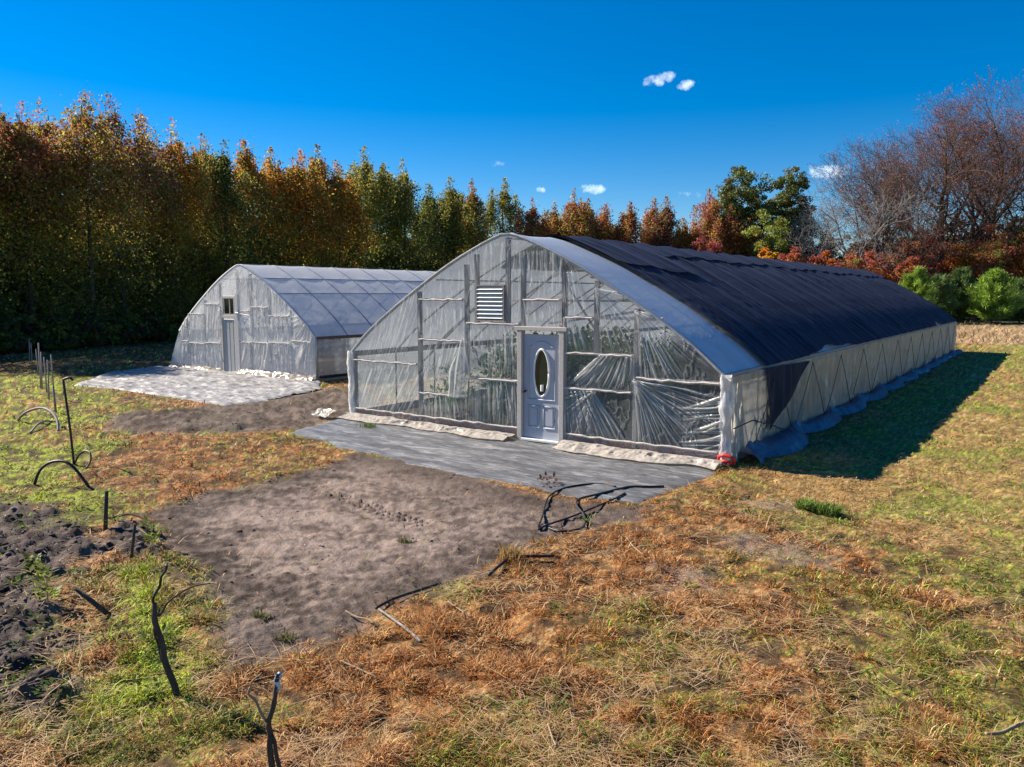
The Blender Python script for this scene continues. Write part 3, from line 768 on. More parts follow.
def greenhouse_one():
    g = empty('greenhouse', (0, 0, 0))
    tag(g, 'large near greenhouse with black shade cloth roof and grey panelled door', 'greenhouse', 'hoop greenhouses')
    bow = 1.44; nb = int(L/bow)
    # frame
    for i in range(nb+1):
        y = i*bow+.02
        if i == 0:
            MB().tube(bow_path(.0, -.01), .035, 8).build('end_arch', M['steel'], g, True)
        else:
            MB().tube(bow_path(y, -.05), .022, 6).build('bow', M['steel'], g, True)
    for t in (.5, .3, .7):
        x, z = arc_pt(t); nx_, nz_ = arc_normal(t)
        MB().tube([(x-nx_*.09, .05, z-nz_*.09), (x-nx_*.09, L-.05, z-nz_*.09)], .018, 6).build('purlin', M['steel'], g, True)
    for i in range(1, 6):   # cross braces of the first trusses
        y = i*bow*2+.02
        MB().tube([(2.0, y, 2.72), (7.1, y, 2.72)], .016, 6).build('collar_tie', M['steel'], g, True)
        MB().tube([(3.0, y, 2.74), (4.55, y, 3.92), (6.1, y, 2.74)], .014, 6).build('truss_brace', M['steel'], g, True)
    for x in (.02, W-.02):
        MB().box(x-.02, x+.02, 0.02, L, 1.42, 1.56, .005).build('hip_board', M['wood'], g)
        MB().box(x-.02, x+.02, 0.02, L, -.03, .14, .005).build('base_board', M['wood'], g)
    # front posts
    for x, z0, z1, m in ((.1, 0, 1.52, 'wood'), (2.18, .1, 2.93, 'wood'), (3.5, 1.2, 3.48, 'wood'), (3.77, 2.25, 3.68, 'wood'),
                         (4.56, 2.25, 3.98, 'wood'), (4.93, 2.2, 3.66, 'wood'), (5.88, 2.2, 3.42, 'wood_brown'), (6.58, 1.76, 3.12, 'wood'), (7.4, .1, 2.62, 'wood'), (9.02, 0, 1.5, 'wood')):
        post(g, x, z0, z1, mat=m)
    for x0, x1, z in ((.15, 2.13, 1.35), (2.23, 3.45, 2.76), (2.23, 3.45, 1.9), (2.23, 3.5, .74), (3.56, 4.87, 1.15),
                      (3.56, 4.87, 2.28), (4.98, 5.83, 2.76), (5.94, 6.53, 2.44), (5.94, 7.35, 1.77), (5.94, 7.35, 1.11), (7.45, 8.97, 1.38), (6.63, 7.9, 2.44)):
        girt(g, x0, x1, z)
        if (x0, z) != (6.63, 2.44): batten(g, x0, x1, z)
    girt(g, .15, 4.85, .14, hgt=.12, mat='sill', name='sill_board')
    girt(g, 5.96, 8.97, .14, hgt=.12, mat='sill', name='sill_board')
    batten(g, .2, 4.85, .22); batten(g, 5.98, 8.97, .22)
    # raking braces seen through the sheet
    for a, b in (((2.0, .35, 1.4), (4.0, .9, 3.4)), ((5.2, .6, 2.3), (7.6, .3, 2.6)), ((6.3, .6, 2.1), (5.0, .9, 3.6))):
        MB().tube([a, b], .022, 6).build('brace', M['batten'], g, True)
    # front sheeting
    panels = [(.1, 2.18, .1, 1.35, 22, 'diagL'), (.1, 2.18, 1.35, 3.0, 26, 'diagL'), (2.2, 3.5, .1, .74, 18, 'down'), (2.2, 3.5, .74, 1.9, 16, 'diagL'),
              (2.2, 3.5, 1.9, 2.76, 18, 'down'), (2.2, 3.5, 2.76, 3.4, 8, 'down'), (3.5, 4.9, .1, 1.15, 24, 'down'), (3.5, 4.9, 1.15, 2.28, 24, 'down'), (3.55, 4.5, 3.05, 3.9, 8, 'down'),
              (4.6, 4.93, 2.2, 3.7, 6, 'down'), (4.93, 5.88, 2.2, 2.76, 18, 'down'), (4.93, 5.88, 2.76, 3.7, 14, 'down'), (5.9, 6.58, 1.77, 2.44, 12, 'fanR'), (5.9, 6.58, 2.44, 3.3, 12, 'fanR'),
              (6.58, 7.4, 1.77, 3.0, 12, 'cornerTL'), (5.9, 7.4, 1.11, 1.77, 26, 'fanL'), (5.9, 7.4, .1, 1.11, 26, 'fanR'), (5.9, 6.6, .1, 1.11, 9, 'cornerTR'),
              (7.4, 9.0, 1.38, 2.6, 20, 'cornerTL'), (7.4, 9.05, .15, 1.38, 22, 'cornerTL'), (7.4, 9.05, .15, 1.2, 16, 'sideR')]
    end_film('front_film', g, M['film'], -.03, panels, [(4.87, 5.95, -1, 2.2), (3.8, 4.52, 2.33, 3.06)], 1100, 400, seed=7, pk=1.05)
    # gathered flap of loose sheeting beside the middle post
    r = np.random.default_rng(3); n = 40; m = 22
    zz = np.linspace(.72, 1.98, n); u = np.linspace(-1, 1, m); Z, U = np.meshgrid(zz, u, indexing='ij')
    t = (Z-.72)/1.26
    cx = 3.28+.2*t; wv = .30*(1-t)**.8+.035
    X = cx+U*wv*(1+.25*np.sin(Z*6)); Yy = -.07-.09*(1-U**2)*(1-t*.6)+.03*np.cos(U*9+Z*2)*(1-t)
    np_mesh('film_flap', np.stack([X, Yy, Z], -1).reshape(-1, 3), [grid_faces(n, m)], M['flap'], g, None, {'fold': (.5+.5*np.cos(U*9+Z*2)).ravel()}, True)
    # loose corner wraps of film on the two corner posts
    for x, s in ((.02, 3), (W-.02, 4)):
        n = 60; m = 16; zz = np.linspace(.05, 1.55, n); u = np.linspace(0, 1, m); Z, U = np.meshgrid(zz, u, indexing='ij')
        nn = fbm(Z.ravel()*4, U.ravel()*3, s+60, 4).reshape(Z.shape)-.5
        th = U*math.pi*1.1+math.pi*(.95 if x < 1 else 1.0)
        rad = .10+nn*.14
        np_mesh('corner_wrap', np.stack([x+np.cos(th)*rad, .02+np.sin(th)*rad*.9, Z], -1).reshape(-1, 3), [grid_faces(n, m)], M['film2'], g, None, {'fold': np.clip(np.abs(nn)*3, 0, 1).ravel()}, True)
    # door
    fr = MB(); fr.box(4.86, 4.965, -.075, .05, 0, 2.17, .006); fr.box(5.835, 5.94, -.075, .05, 0, 2.17, .006)
    fr.box(4.80, 6.0, -.085, .05, 2.173, 2.25, .006)
    fr.build('door_frame', M['batten'], g)
    MB().box(4.968, 5.832, -.09, .04, .0, .05, .008).build('threshold', M['white'], g)
    dr = MB().box(4.975, 5.825, -.0, .045, .055, 2.10).build('door', M['door'], g)
    def mould(pts, r=.014, closed=True):
        pts = pts+[pts[0]] if closed else pts
        return MB().tube([(x, -.004, z) for x, z in pts], r, 6)
    x0, x1 = 5.09, 5.71; cxd = 5.40
    arch = [(x0, .83)]+[(x0, 1.80), (x0+.05, 1.86), (x0+.10, 1.87)]+[(cxd+.20*math.cos(a), 1.87+.085*math.sin(a)) for a in np.linspace(math.pi, 0, 9)]+[(x1-.10, 1.87), (x1-.05, 1.86), (x1, 1.80), (x1, .83)]
    mould(arch).build('upper_panel', M['door'], dr, True)
    for a, b in ((5.09, 5.35), (5.45, 5.71)):
        mould([(a, .28), (a, .70), (b, .70), (b, .28)]).build('lower_panel', M['door'], dr, True)
        MB().box(a+.05, b-.05, -.014, -.001, .33, .65, 0).build('raised_panel', M['door'], dr)
    el = [(cxd+.175*math.cos(a), 1.35+.46*math.sin(a)) for a in np.linspace(0, 2*math.pi, 40, endpoint=False)]
    mould(el, .026).build('glass_trim', M['white'], dr, True)
    MB().poly_prism(el, -.012, -.002).build('oval_glass', M['glass'], dr)
    MB().tube([(cxd+.02, -.015, 1.0), (cxd+.02, -.0155, 1.12)], .035, 6).build('paper_note', M['white'], dr)
    hd = MB(); hd.tube([(5.03, -.0, .98), (5.03, -.05, .98)], .014, 8); hd.tube([(5.03, -.045, .98), (5.03, -.06, .98), (5.03, -.085, .98), (5.03, -.095, .98)], [.02, .032, .032, .018], 10)
    hd.build('handle', M['dark'], dr, True)
    # louvre vent
    vb = MB(); vb.box(3.80, 4.52, .03, .10, 2.33, 3.06); vo = vb.build('vent', M['dark'], g)
    vf = MB(); vf.box(3.80, 3.835, -.05, .029, 2.33, 3.06); vf.box(4.485, 4.52, -.05, .029, 2.33, 3.06); vf.box(3.836, 4.484, -.05, .029, 2.33, 2.36); vf.box(3.836, 4.484, -.05, .029, 3.03, 3.06)
    vf.build('vent_frame', M['wood'], vo)
    sl = MB()
    for k in range(8):
        z = 2.395+k*.082; b = len(sl.v)
        sl.v += [(3.84, -.055, z-.012), (4.48, -.055, z-.012), (4.48, .0, z+.048), (3.84, .0, z+.048), (3.84, -.055, z-.004), (4.48, -.055, z-.004), (4.48, .0, z+.056), (3.84, .0, z+.056)]
        sl.f += [tuple(b+i for i in q) for q in ((0,3,2,1),(4,5,6,7),(0,1,5,4),(1,2,6,5),(2,3,7,6),(3,0,4,7))]
    sl.build('louvre_slats', M['white'], vo)
    # roof sheeting, then the shade cloth on top
    roof_sheet('roof_film', g, M['roof_clear'], -.06, L+.03, -.004, 1.004, .012, bow, .035, 260, 60, seed=12)
    yf = lambda T: np.interp(T, [0, .25, .5, .75, 1], [1.85, 1.9, 1.6, 1.8, 1.9])+.06*np.sin(T*40)
    def t0y(Y):   # lower edge of the cloth wanders along the eave
        return np.interp(Y, [0, 1.8, 4.7, 5.0, 6.5, 8.4, 9.5, 24.3, 25.4, 26.3, L], [-.004, -.004, -.003, .003, .016, .010, -.002, -.002, .025, -.002, -.002])+.003*np.sin(Y*3)
    roof_sheet('shade_cloth', g, M['cloth'], 1.8, L+.05, 0, .66, .085, bow, .055, 640, 90, .03, 14, y0_of_t=yf, t0_of_y=t0y)
    # upper length of cloth lying over the lower one, with a turned end
    roof_sheet('ridge_cloth', g, M['cloth'], 1.7, L+.08, .40, .62, .115, bow, .05, 520, 40, .022, 15,
               t0_of_y=lambda Y: np.interp(Y, [0, 5.0, 5.01, L], [.36, .30, .405, .385])+.006*np.sin(Y*1.1)+.002*np.sin(Y*4.4))
    # hanging tongue of shade cloth at the near eave
    A = vec_to_cam_plane(765, 368, 0, 9.16)[1:]; B = vec_to_cam_plane(768, 432, 0, 9.16)[1:]; C2 = vec_to_cam_plane(795, 388, 0, 9.16)[1:]; D2 = vec_to_cam_plane(808, 361, 0, 9.16)[1:]
    n = 24; u = np.linspace(0, 1, n); V = []
    for a in u:
        top = A+(D2-A)*a
        if a < .12: bot = A+(B-A)*(.9+.1*a/.12)
        else: bot = B+(C2-B)*((a-.12)/.6) if a < .72 else C2+(D2-C2)*((a-.72)/.28)
        for b in np.linspace(0, 1, 14):
            p = top+(bot-top)*b; V.append((9.17+.02*math.sin(a*11+b*2)+.02*b, p[0], p[1]))
    np_mesh('hanging_cloth', V, [grid_faces(n, 14)], M['cloth'], g, None, None, True)
    # side curtains, lacing cords and the skirt on the ground
    for x, out, nm in ((W+.03, 1, 1), (-.03, -1, 2)):
        side_wall('side_curtain', g, M['side_film'] if out > 0 else M['side2'], x, .06, L, .02, 1.5, out, 900 if out > 0 else 300, 40, 30+nm, bow)
    xr = W+.11
    pts = []
    for k in range(0, 25):
        y = 1.0+k*1.27; pts.append((xr, y, 1.42 if k % 2 else .06))
    for a, b in zip(pts[:-1], pts[1:]):
        if a[1] > L-1.3: break
        MB().tube([a, ((a[0]+b[0])/2+.012, (a[1]+b[1])/2, (a[2]+b[2])/2), b], .008, 5).build('lacing_cord', M['rope'], g, True)
    MB().tube([(W+.06, .2, .62), (W+.11, 1.0, .66), (W+.11, 2.2, .40), (W+.1, 3.0, .2)], .012, 5).build('pull_cord', M['rope'], g, True)
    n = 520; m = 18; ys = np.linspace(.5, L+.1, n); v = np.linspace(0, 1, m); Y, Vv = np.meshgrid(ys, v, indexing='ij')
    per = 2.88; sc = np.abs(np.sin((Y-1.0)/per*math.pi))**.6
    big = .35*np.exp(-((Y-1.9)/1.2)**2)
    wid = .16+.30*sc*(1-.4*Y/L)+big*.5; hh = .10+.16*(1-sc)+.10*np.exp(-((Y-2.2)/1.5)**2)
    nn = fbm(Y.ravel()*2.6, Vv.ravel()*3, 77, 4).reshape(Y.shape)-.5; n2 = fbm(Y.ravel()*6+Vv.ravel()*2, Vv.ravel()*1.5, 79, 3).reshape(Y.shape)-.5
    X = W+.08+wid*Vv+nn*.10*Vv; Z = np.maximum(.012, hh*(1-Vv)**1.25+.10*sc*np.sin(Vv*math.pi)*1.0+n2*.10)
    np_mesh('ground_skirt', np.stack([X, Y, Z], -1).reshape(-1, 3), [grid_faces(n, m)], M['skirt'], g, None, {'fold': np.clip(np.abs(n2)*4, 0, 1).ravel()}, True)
    crumple('film_apron', g, M['apron'], [(.0, -.03), (1.2, -.05), (2.6, -.05), (3.9, -.05), (4.82, -.06)], .42, .09, 5, 260, fr=.6)
    crumple('film_apron', g, M['apron'], [(5.97, -.1), (6.5, -.12), (7.4, -.08), (8.3, -.06), (9.1, -.06)], .46, .10, 15, 220, fr=.6)
    # far end wall
    end_film('back_film', g, M['film2'], L, [(0, W, .1, 2.4, 50, 'down')], [], 200, 70, seed=21)
    for x in (2.2, 4.0, 5.1, 7.0): post(g, x, 0, float(roofline(x))-.1, y=L-.08)
    for z in (1.4, 2.4): girt(g, .3 if z < 2 else 1.3, W-.3 if z < 2 else W-1.3, z, y=L-.09)
    return g

def greenhouse_two():
    g = empty('greenhouse', GH2_LOC)
    tag(g, 'smaller looking far greenhouse at left, whole roof and front in bare cloudy white film', 'greenhouse', 'hoop greenhouses')
    bow = 1.44; nb = int(L/bow); X0 = GH2_LOC[0]; g.scale = (GH2_SX, 1, 1)
    o = lambda a: (a-X0)/GH2_SX
    for i in range(nb+1):
        y = i*bow
        if i == 0: MB().tube(bow_path(0, -.01), .035, 8).build('end_arch', M['steel'], g, True)
        else: MB().tube(bow_path(y+.0, .018), .02, 6).build('bow', M['bowblue'], g, True)
    for t in (.5, .36, .25, .64):
        x, z = arc_pt(t); nx_, nz_ = arc_normal(t)
        MB().tube([(x+nx_*.005, .05, z+nz_*.005), (x+nx_*.005, L-.05, z+nz_*.005)], .02, 6).build('purlin', M['bowblue'], g, True)
    for x in (.02, W-.02):
        MB().box(x-.025, x+.035, 0.02, L, 1.42, 1.53, .005).build('hip_board', M['wood_brown'], g)
        MB().box(x-.02, x+.02, 0.02, L, -.03, .14, .005).build('base_board', M['wood'], g)
    px = [-14.8, -13.65, -12.6, -11.52, -10.72, -9.65, -8.42]
    tops = [2.4, 3.05, 3.6, 3.98, 3.72, 3.25, 2.55]
    for x, t in zip(px, tops): post(g, o(x), .1, min(t, float(roofline(o(x)))-.12, float(roofline(o(x)-.06))-.1), mat='wood')
    post(g, .1, 0, 1.5); post(g, W-.1, 0, 1.5)
    MB().box(o(-11.56), o(-11.40), -.075, -.04, 0, 3.0, .008).build('white_post_wrap', M['film2o'], g)
    for a, b, z in ((-14.75, -13.7, 2.2), (-15.3, -14.85, 1.1), (-14.75, -13.7, 1.05), (-13.6, -12.65, 2.6), (-11.4, -10.77, 2.35), (-10.67, -9.7, 2.5), (-9.6, -8.47, 2.2), (-11.4, -10.77, 1.2), (-10.67, -9.7, 1.22), (-9.6, -8.47, 1.25), (-8.37, -7.3, 1.35), (-13.6, -12.65, 1.1)):
        girt(g, o(a), o(b), z); batten(g, o(a), o(b), z)
    girt(g, .15, o(-12.7), .14, hgt=.12, name='sill_board', mat='sill'); girt(g, o(-11.3), W-.15, .14, hgt=.12, name='sill_board', mat='sill')
    panels = [(.1, o(-14.8), .1, 1.1, 16, 'diagL'), (.1, o(-14.8), 1.1, 2.4, 16, 'diagL'), (o(-14.8), o(-13.65), .1, 1.05, 14, 'down'), (o(-14.8), o(-13.65), 1.05, 2.2, 10, 'down'),
              (o(-13.65), o(-12.6), .1, 1.1, 14, 'down'), (o(-13.65), o(-12.6), 1.1, 2.6, 12, 'diagL'), (o(-13.65), o(-12.6), 2.6, 3.4, 7, 'down'), (o(-11.5), o(-10.72), .1, 1.2, 10, 'fanL'), (o(-11.5), o(-10.72), 1.2, 2.35, 9, 'cornerTL'),
              (o(-10.72), o(-9.65), .1, 1.22, 14, 'diagL'), (o(-10.72), o(-9.65), 1.22, 2.5, 12, 'down'), (o(-9.65), o(-8.42), .1, 1.25, 16, 'down'), (o(-9.65), o(-8.42), 1.25, 2.2, 12, 'down'), (o(-9.65), o(-8.42), 2.2, 3.1, 9, 'down'),
              (o(-8.42), W-.1, .1, 1.35, 18, 'fanL'), (o(-8.42), W-.1, 1.35, 2.4, 12, 'cornerTR'), (o(-11.5), o(-9.65), 2.4, 3.6, 14, 'down')]
    end_film('front_film', g, M['film2'], -.03, panels, [(o(-12.5), o(-11.6), -1, 2.05), (o(-12.42), o(-11.62), 2.12, 2.92)], 680, 260, seed=37, pk=2.6, xr=(-.85, W), flare=.85)
    # door and window
    d = MB().box(o(-12.44), o(-11.68), -.02, .02, .02, 2.02).build('door', M['door2'], g)
    for x in (-12.30, -12.06, -11.82): MB().box(o(x)-.012, o(x)+.012, -.028, -.021, .05, 2.0).build('door_rib', M['batten'], d)
    fr = MB(); fr.box(o(-12.53), o(-12.45), -.06, .03, 0, 2.1); fr.box(o(-11.67), o(-11.59), -.06, .03, 0, 2.1); fr.box(o(-12.55), o(-11.57), -.065, .03, 2.103, 2.17); fr.build('door_frame', M['batten'], g)
    wf = MB(); wf.box(o(-12.43), o(-12.36), -.05, .0, 2.18, 2.9); wf.box(o(-11.68), o(-11.61), -.05, .0, 2.18, 2.9); wf.box(o(-12.358), o(-11.682), -.05, .0, 2.83, 2.9); wf.box(o(-12.358), o(-11.682), -.05, .0, 2.18, 2.23); wf.box(o(-11.98), o(-11.955), -.035, .0, 2.232, 2.828)
    wo = wf.build('window', M['batten'], g)
    MB().box(o(-12.355), o(-11.685), .003, .02, 2.235, 2.825).build('pane', M['glass'], wo)
    roof_sheet('roof_film', g, M['roof_film'], -.06, L+.03, -.004, 1.004, .02, bow, .035, 420, 70, seed=52, purlin=(.5, .36, .25, .64))
    for x, out in ((W+.02, 1), (-.02, -1)):
        side_wall('side_curtain', g, M['side2'], x, .06, L, .12 if out > 0 else .01, 1.44, out, 260, 26, 44+out, bow, 0 if out > 0 else .8)
        if out > 0: MB().tube([(x+out*.05, .1, .14), (x+out*.05, L-.1, .14)], .05, 8).build('roll_bar', M['dark'], g, True)
    crumple('film_apron', g, M['apron2'], [(-.7, -.03), (1.6, -.05), (o(-12.6), -.05)], .2, .16, 25, 120, fr=.3)
    crumple('film_apron', g, M['apron2'], [(o(-11.3), -.1), (o(-9.8), -.12), (W, -.06)], .2, .20, 35, 140, fr=.3)
    end_film('back_film', g, M['film2'], L, [(0, W, .1, 2.4, 30, 'down')], [], 120, 50, seed=61)
    return g

M['bowblue'] = simple_mat('grey_blue_pipe', (.10, .13, .19), (.16, .19, .25), 6, .5, .3, bump=0)
M['flap'] = film_mat('loose_fold_film', (.75, .77, .78), base=.34, foldk=.28, facing=.2)
M['film2o'] = film_mat('opaque_white_film', (.78, .78, .8), base=.92, foldk=.1)
M['side2'] = film_mat('clear_side_film', (.6, .66, .72), base=.3, foldk=.3)
M['door2'] = simple_mat('dull_grey_door', (.34, .35, .36), (.42, .43, .44), 5, .6, .3, (6, 6, .6), .1)

def crops():
    """green plants growing inside, seen blurred through the sheeting"""
    parts = []
    for i in range(330):
        x = rng.choice([1.5, 3.1, 4.7, 6.2, 7.6])+np.clip(rng.normal(0, .3), -.5, .5); y = rng.uniform(1.6, L-2); hgt = min(rng.uniform(.4, 1.6), float(roofline(np.clip(x+.7, .1, W-.1)))-.65, float(roofline(np.clip(x-.7, .1, W-.1)))-.65)
        parts.append(rosette_leaves(x, y, 0, int(130*hgt), .13, .36, hgt, (.17, .28, .07)))
    v, f, c = cat_leaves(parts)
    for i in range(130):
        x = rng.uniform(2.6, 5.2) if i < 75 else rng.uniform(6.0, 7.6); y = rng.uniform(1.2, 6.0); hgt = min(rng.uniform(1.2, 2.0), float(roofline(min(x+.6, W-.2)))-.75)
        parts.append(rosette_leaves(x, y, 0, int(170*hgt), .13, .42, hgt, (.15, .26, .06)))
    v, f, c = cat_leaves(parts)
    o = np_mesh('plants', v, [f], M['leaf'], None, c)
    tag(o, 'green plants growing inside the near greenhouse behind the film', 'plants', kind='stuff')

def fabric_sheet(name, poly, mat, label, z0, amp, seed, stretch):
    P = np.array(poly); lo = P.min(0)-.1; hi = P.max(0)+.1; st = .035 if seed < 50 else .06
    xs = np.arange(lo[0], hi[0], st); ys = np.arange(lo[1], hi[1], st); X, Y = np.meshgrid(xs, ys, indexing='ij')
    x = X.ravel(); y = Y.ravel()
    sd = poly_sd(x, y, poly)+(fbm(x*1.5, y*1.5, seed, 3)-.5)*.3+(fbm(x*7, y*7, seed+8, 3)-.5)*.16
    rid = np.abs(fbm(x*stretch[0], y*stretch[1], seed+3, 4)-.5)*2
    z = z0+amp*np.exp(-(rid/.12)**2)*sstep(0, .25, sd)+amp*.5*fbm(x*3, y*3, seed+5, 3)*sstep(0, .2, sd)-.014*sstep(.12, .0, sd)
    f = grid_faces(len(xs), len(ys)); k = (sd[f] > 0).all(1)
    used = np.unique(f[k]); mp = np.full(len(x), -1); mp[used] = np.arange(len(used))
    o = np_mesh(name, np.stack([x, y, z], 1)[used], [mp[f[k]]], mat, None, None, None, True)
    tag(o, label, 'ground sheet', 'ground sheets before the greenhouses')
    return o

# ------------------------------------------------------------------ trees
def leaf_cloud(centers, radii, per, size, colfn, seed, squash=1.0, soft=False):
    """many leaf faces round the clump centres"""
    r = np.random.default_rng(seed)
    per = np.broadcast_to(np.asarray(per, int), (len(centers),)); cen = np.repeat(centers, per, 0); rad = np.repeat(radii, per)
    n = len(cen)
    d = r.normal(0, 1, (n, 3)); d /= np.linalg.norm(d, axis=1)[:, None]
    p = cen+(d*(rad*r.random(n)**.45)[:, None] if not soft else r.normal(0, .55, (n, 3))*rad[:, None])*np.array([1, 1, squash])
    a = r.normal(0, 1, (n, 3)); a /= np.linalg.norm(a, axis=1)[:, None]
    b = np.cross(a, r.normal(0, 1, (n, 3))); b /= np.linalg.norm(b, axis=1)[:, None]+1e-9
    s = size*(.55+.9*r.random(n))[:, None]
    V = np.stack([p-a*s*.5, p+b*s*.32, p+a*s*.5, p-b*s*.32], 1).reshape(-1, 3)
    c = colfn(p, np.repeat(np.arange(len(centers)), per), r)
    return V, np.arange(n*4).reshape(-1, 4), np.repeat(c, 4, 0)

GREEN = C_(.17, .20, .045); DGREEN = C_(.125, .16, .05); OLIVE = C_(.27, .24, .05); YG = C_(.42, .37, .06)
ORANGE = C_(.52, .20, .035); RUST = C_(.36, .16, .07); RED = C_(.40, .12, .075); CRIM = C_(.42, .12, .11); BROWN = C_(.2, .13, .09); GOLD = C_(.6, .33, .03); PURP = C_(.24, .11, .09)

def spire_centers(h, rad, n, r, low=.04, taper=.55):
    zz = low+(1-low)*r.random(n)**.85
    prof = np.clip((1-zz)**taper*1.5+.03, 0, 1)*np.clip(.6+zz*2.2, 0, 1)
    th = r.random(n)*6.283; rr = rad*prof*np.sqrt(r.random(n))*(1+.25*r.normal(0, 1, n))
    return np.stack([rr*np.cos(th), rr*np.sin(th), zz*h*.97], 1), zz, prof

def spire_tree(h, rad, cols, seed, n=95, per=75, size=.22, topfrac=.55, thin=1.0):
    """young sweetgum-like tree, leafy from the ground, autumn colours at the top"""
    r = np.random.default_rng(seed); lowc, midc, topc = cols
    cen, zz, prof = spire_centers(h, rad, n, r)
    rads = (.16+.75*prof*rad*.30)*(.6+.7*r.random(n))*thin
    # several upright leaders give the crown its feathered tips
    ec = []; er = []; ep = []
    for k in range(r.integers(9, 14)):
        a = r.random()*6.28; q = r.random()**.6*rad*.9; tp = h*(1.0 if k == 0 else r.uniform(.80, .96)-.05*q/rad)
        if k == 0: q *= .15
        ln = h*r.uniform(.16, .34)
        for t in np.linspace(0, 1, 22):
            z_ = tp-ln*(1-t); ww = (1-t)**.65*r.uniform(.5, .95)+.12
            ec.append((q*math.cos(a)*(1-.2*t)+r.normal(0, .05+.28*(1-t)), q*math.sin(a)*(1-.2*t)+r.normal(0, .05+.28*(1-t)), z_+r.normal(0, .1))); er.append(ww*thin); ep.append(8+int(72*ww*(.35+.65*(1-t))))
    cen[:, 2] *= .93
    per = np.concatenate([np.full(n, max(12, int(per*.8))), np.array(ep)])
    cen = np.concatenate([cen, np.array(ec)]); rads = np.concatenate([rads, np.array(er)]); n = len(cen)
    ct = r.random(n)
    def colfn(p, ci, rr):
        q = p[:, 2]/h+.05+(ct[ci]-.5)*.34+rr.normal(0, .05, len(p))
        c = np.where((q < topfrac-.18)[:, None], lowc, np.where((q < topfrac+.05)[:, None], midc, topc))
        odd = rr.random(len(p)); ci_ = ct[ci]; yg = .88 if topc[0] < .29 else .72; c = np.where(((ci_ > yg) & (q > .35) & (odd < .6))[:, None], YG*.8, c); c = np.where(((ci_ < .25) & (q > topfrac-.1) & (odd < .7))[:, None], OLIVE, c); c = np.where((odd < (.03 if topc[0] < .29 else .10))[:, None], YG, c); c = np.where((odd > .90)[:, None], midc, c); c = np.where(((odd > .12) & (odd < .16))[:, None], topc, c)
        return c*(.55+.9*rr.random(len(p)))[:, None]*(.75+.5*ct[ci])[:, None]
    return leaf_cloud(cen, rads, per, size, colfn, seed+1, 1.25, True)

def round_tree(h, rad, low, cols, seed, n=110, per=80, size=.2, squash=.8, cl=(.16, .2)):
    r = np.random.default_rng(seed)
    u = r.normal(0, 1, (n, 3)); u /= np.linalg.norm(u, axis=1)[:, None]
    k = r.random(n)**.4
    cen = u*k[:, None]*np.array([rad, rad, (h-low)/2])+np.array([0, 0, low+(h-low)/2])
    cen[:, :2] += r.normal(0, rad*.12, (n, 2))
    rads = rad*(cl[0]+cl[1]*r.random(n)); pick = r.integers(0, len(cols), n); br = .7+.6*r.random(n)
    C = np.array(cols)
    def colfn(p, ci, rr): return C[pick[ci]]*br[ci][:, None]*(.6+.8*rr.random(len(p)))[:, None]
    return leaf_cloud(cen, rads, per, size, colfn, seed+1, squash)

def trunk_mb(h, r0, seed, lean=.03, n=7):
    r = np.random.default_rng(seed); pts = []; x = y = 0
    for i in range(n):
        pts.append((x, y, h*i/(n-1)-.15*(i == 0))); x += r.normal(0, lean*h/n); y += r.normal(0, lean*h/n)
    return MB().tube(pts, [r0*(1-.85*i/(n-1)) for i in range(n)], 7)

def segs_mesh(segs, min3=.03):
    """branch segments (p0, p1, r0, r1) as thin prisms"""
    S_ = np.array([(*a, *b, c, d) for a, b, c, d in segs])
    p0 = S_[:, :3]; p1 = S_[:, 3:6]; r0 = S_[:, 6]; r1 = S_[:, 7]; n = len(S_); k = 4
    t = p1-p0; t /= np.linalg.norm(t, axis=1)[:, None]+1e-9
    a = np.cross(t, np.array([.3, .2, .9])); a /= np.linalg.norm(a, axis=1)[:, None]+1e-9; b = np.cross(t, a)
    ring0 = []; ring1 = []
    for i in range(k):
        th = 2*math.pi*i/k; o = a*math.cos(th)+b*math.sin(th)
        ring0.append(p0+o*r0[:, None]); ring1.append(p1+o*r1[:, None])
    V = np.concatenate([np.stack(ring0, 1), np.stack(ring1, 1)], 1).reshape(-1, 3)
    base = np.arange(n)*2*k; F = []
    for i in range(k):
        j = (i+1) % k; F.append(np.stack([base+i, base+j, base+k+j, base+k+i], 1))
    return V, np.concatenate(F)

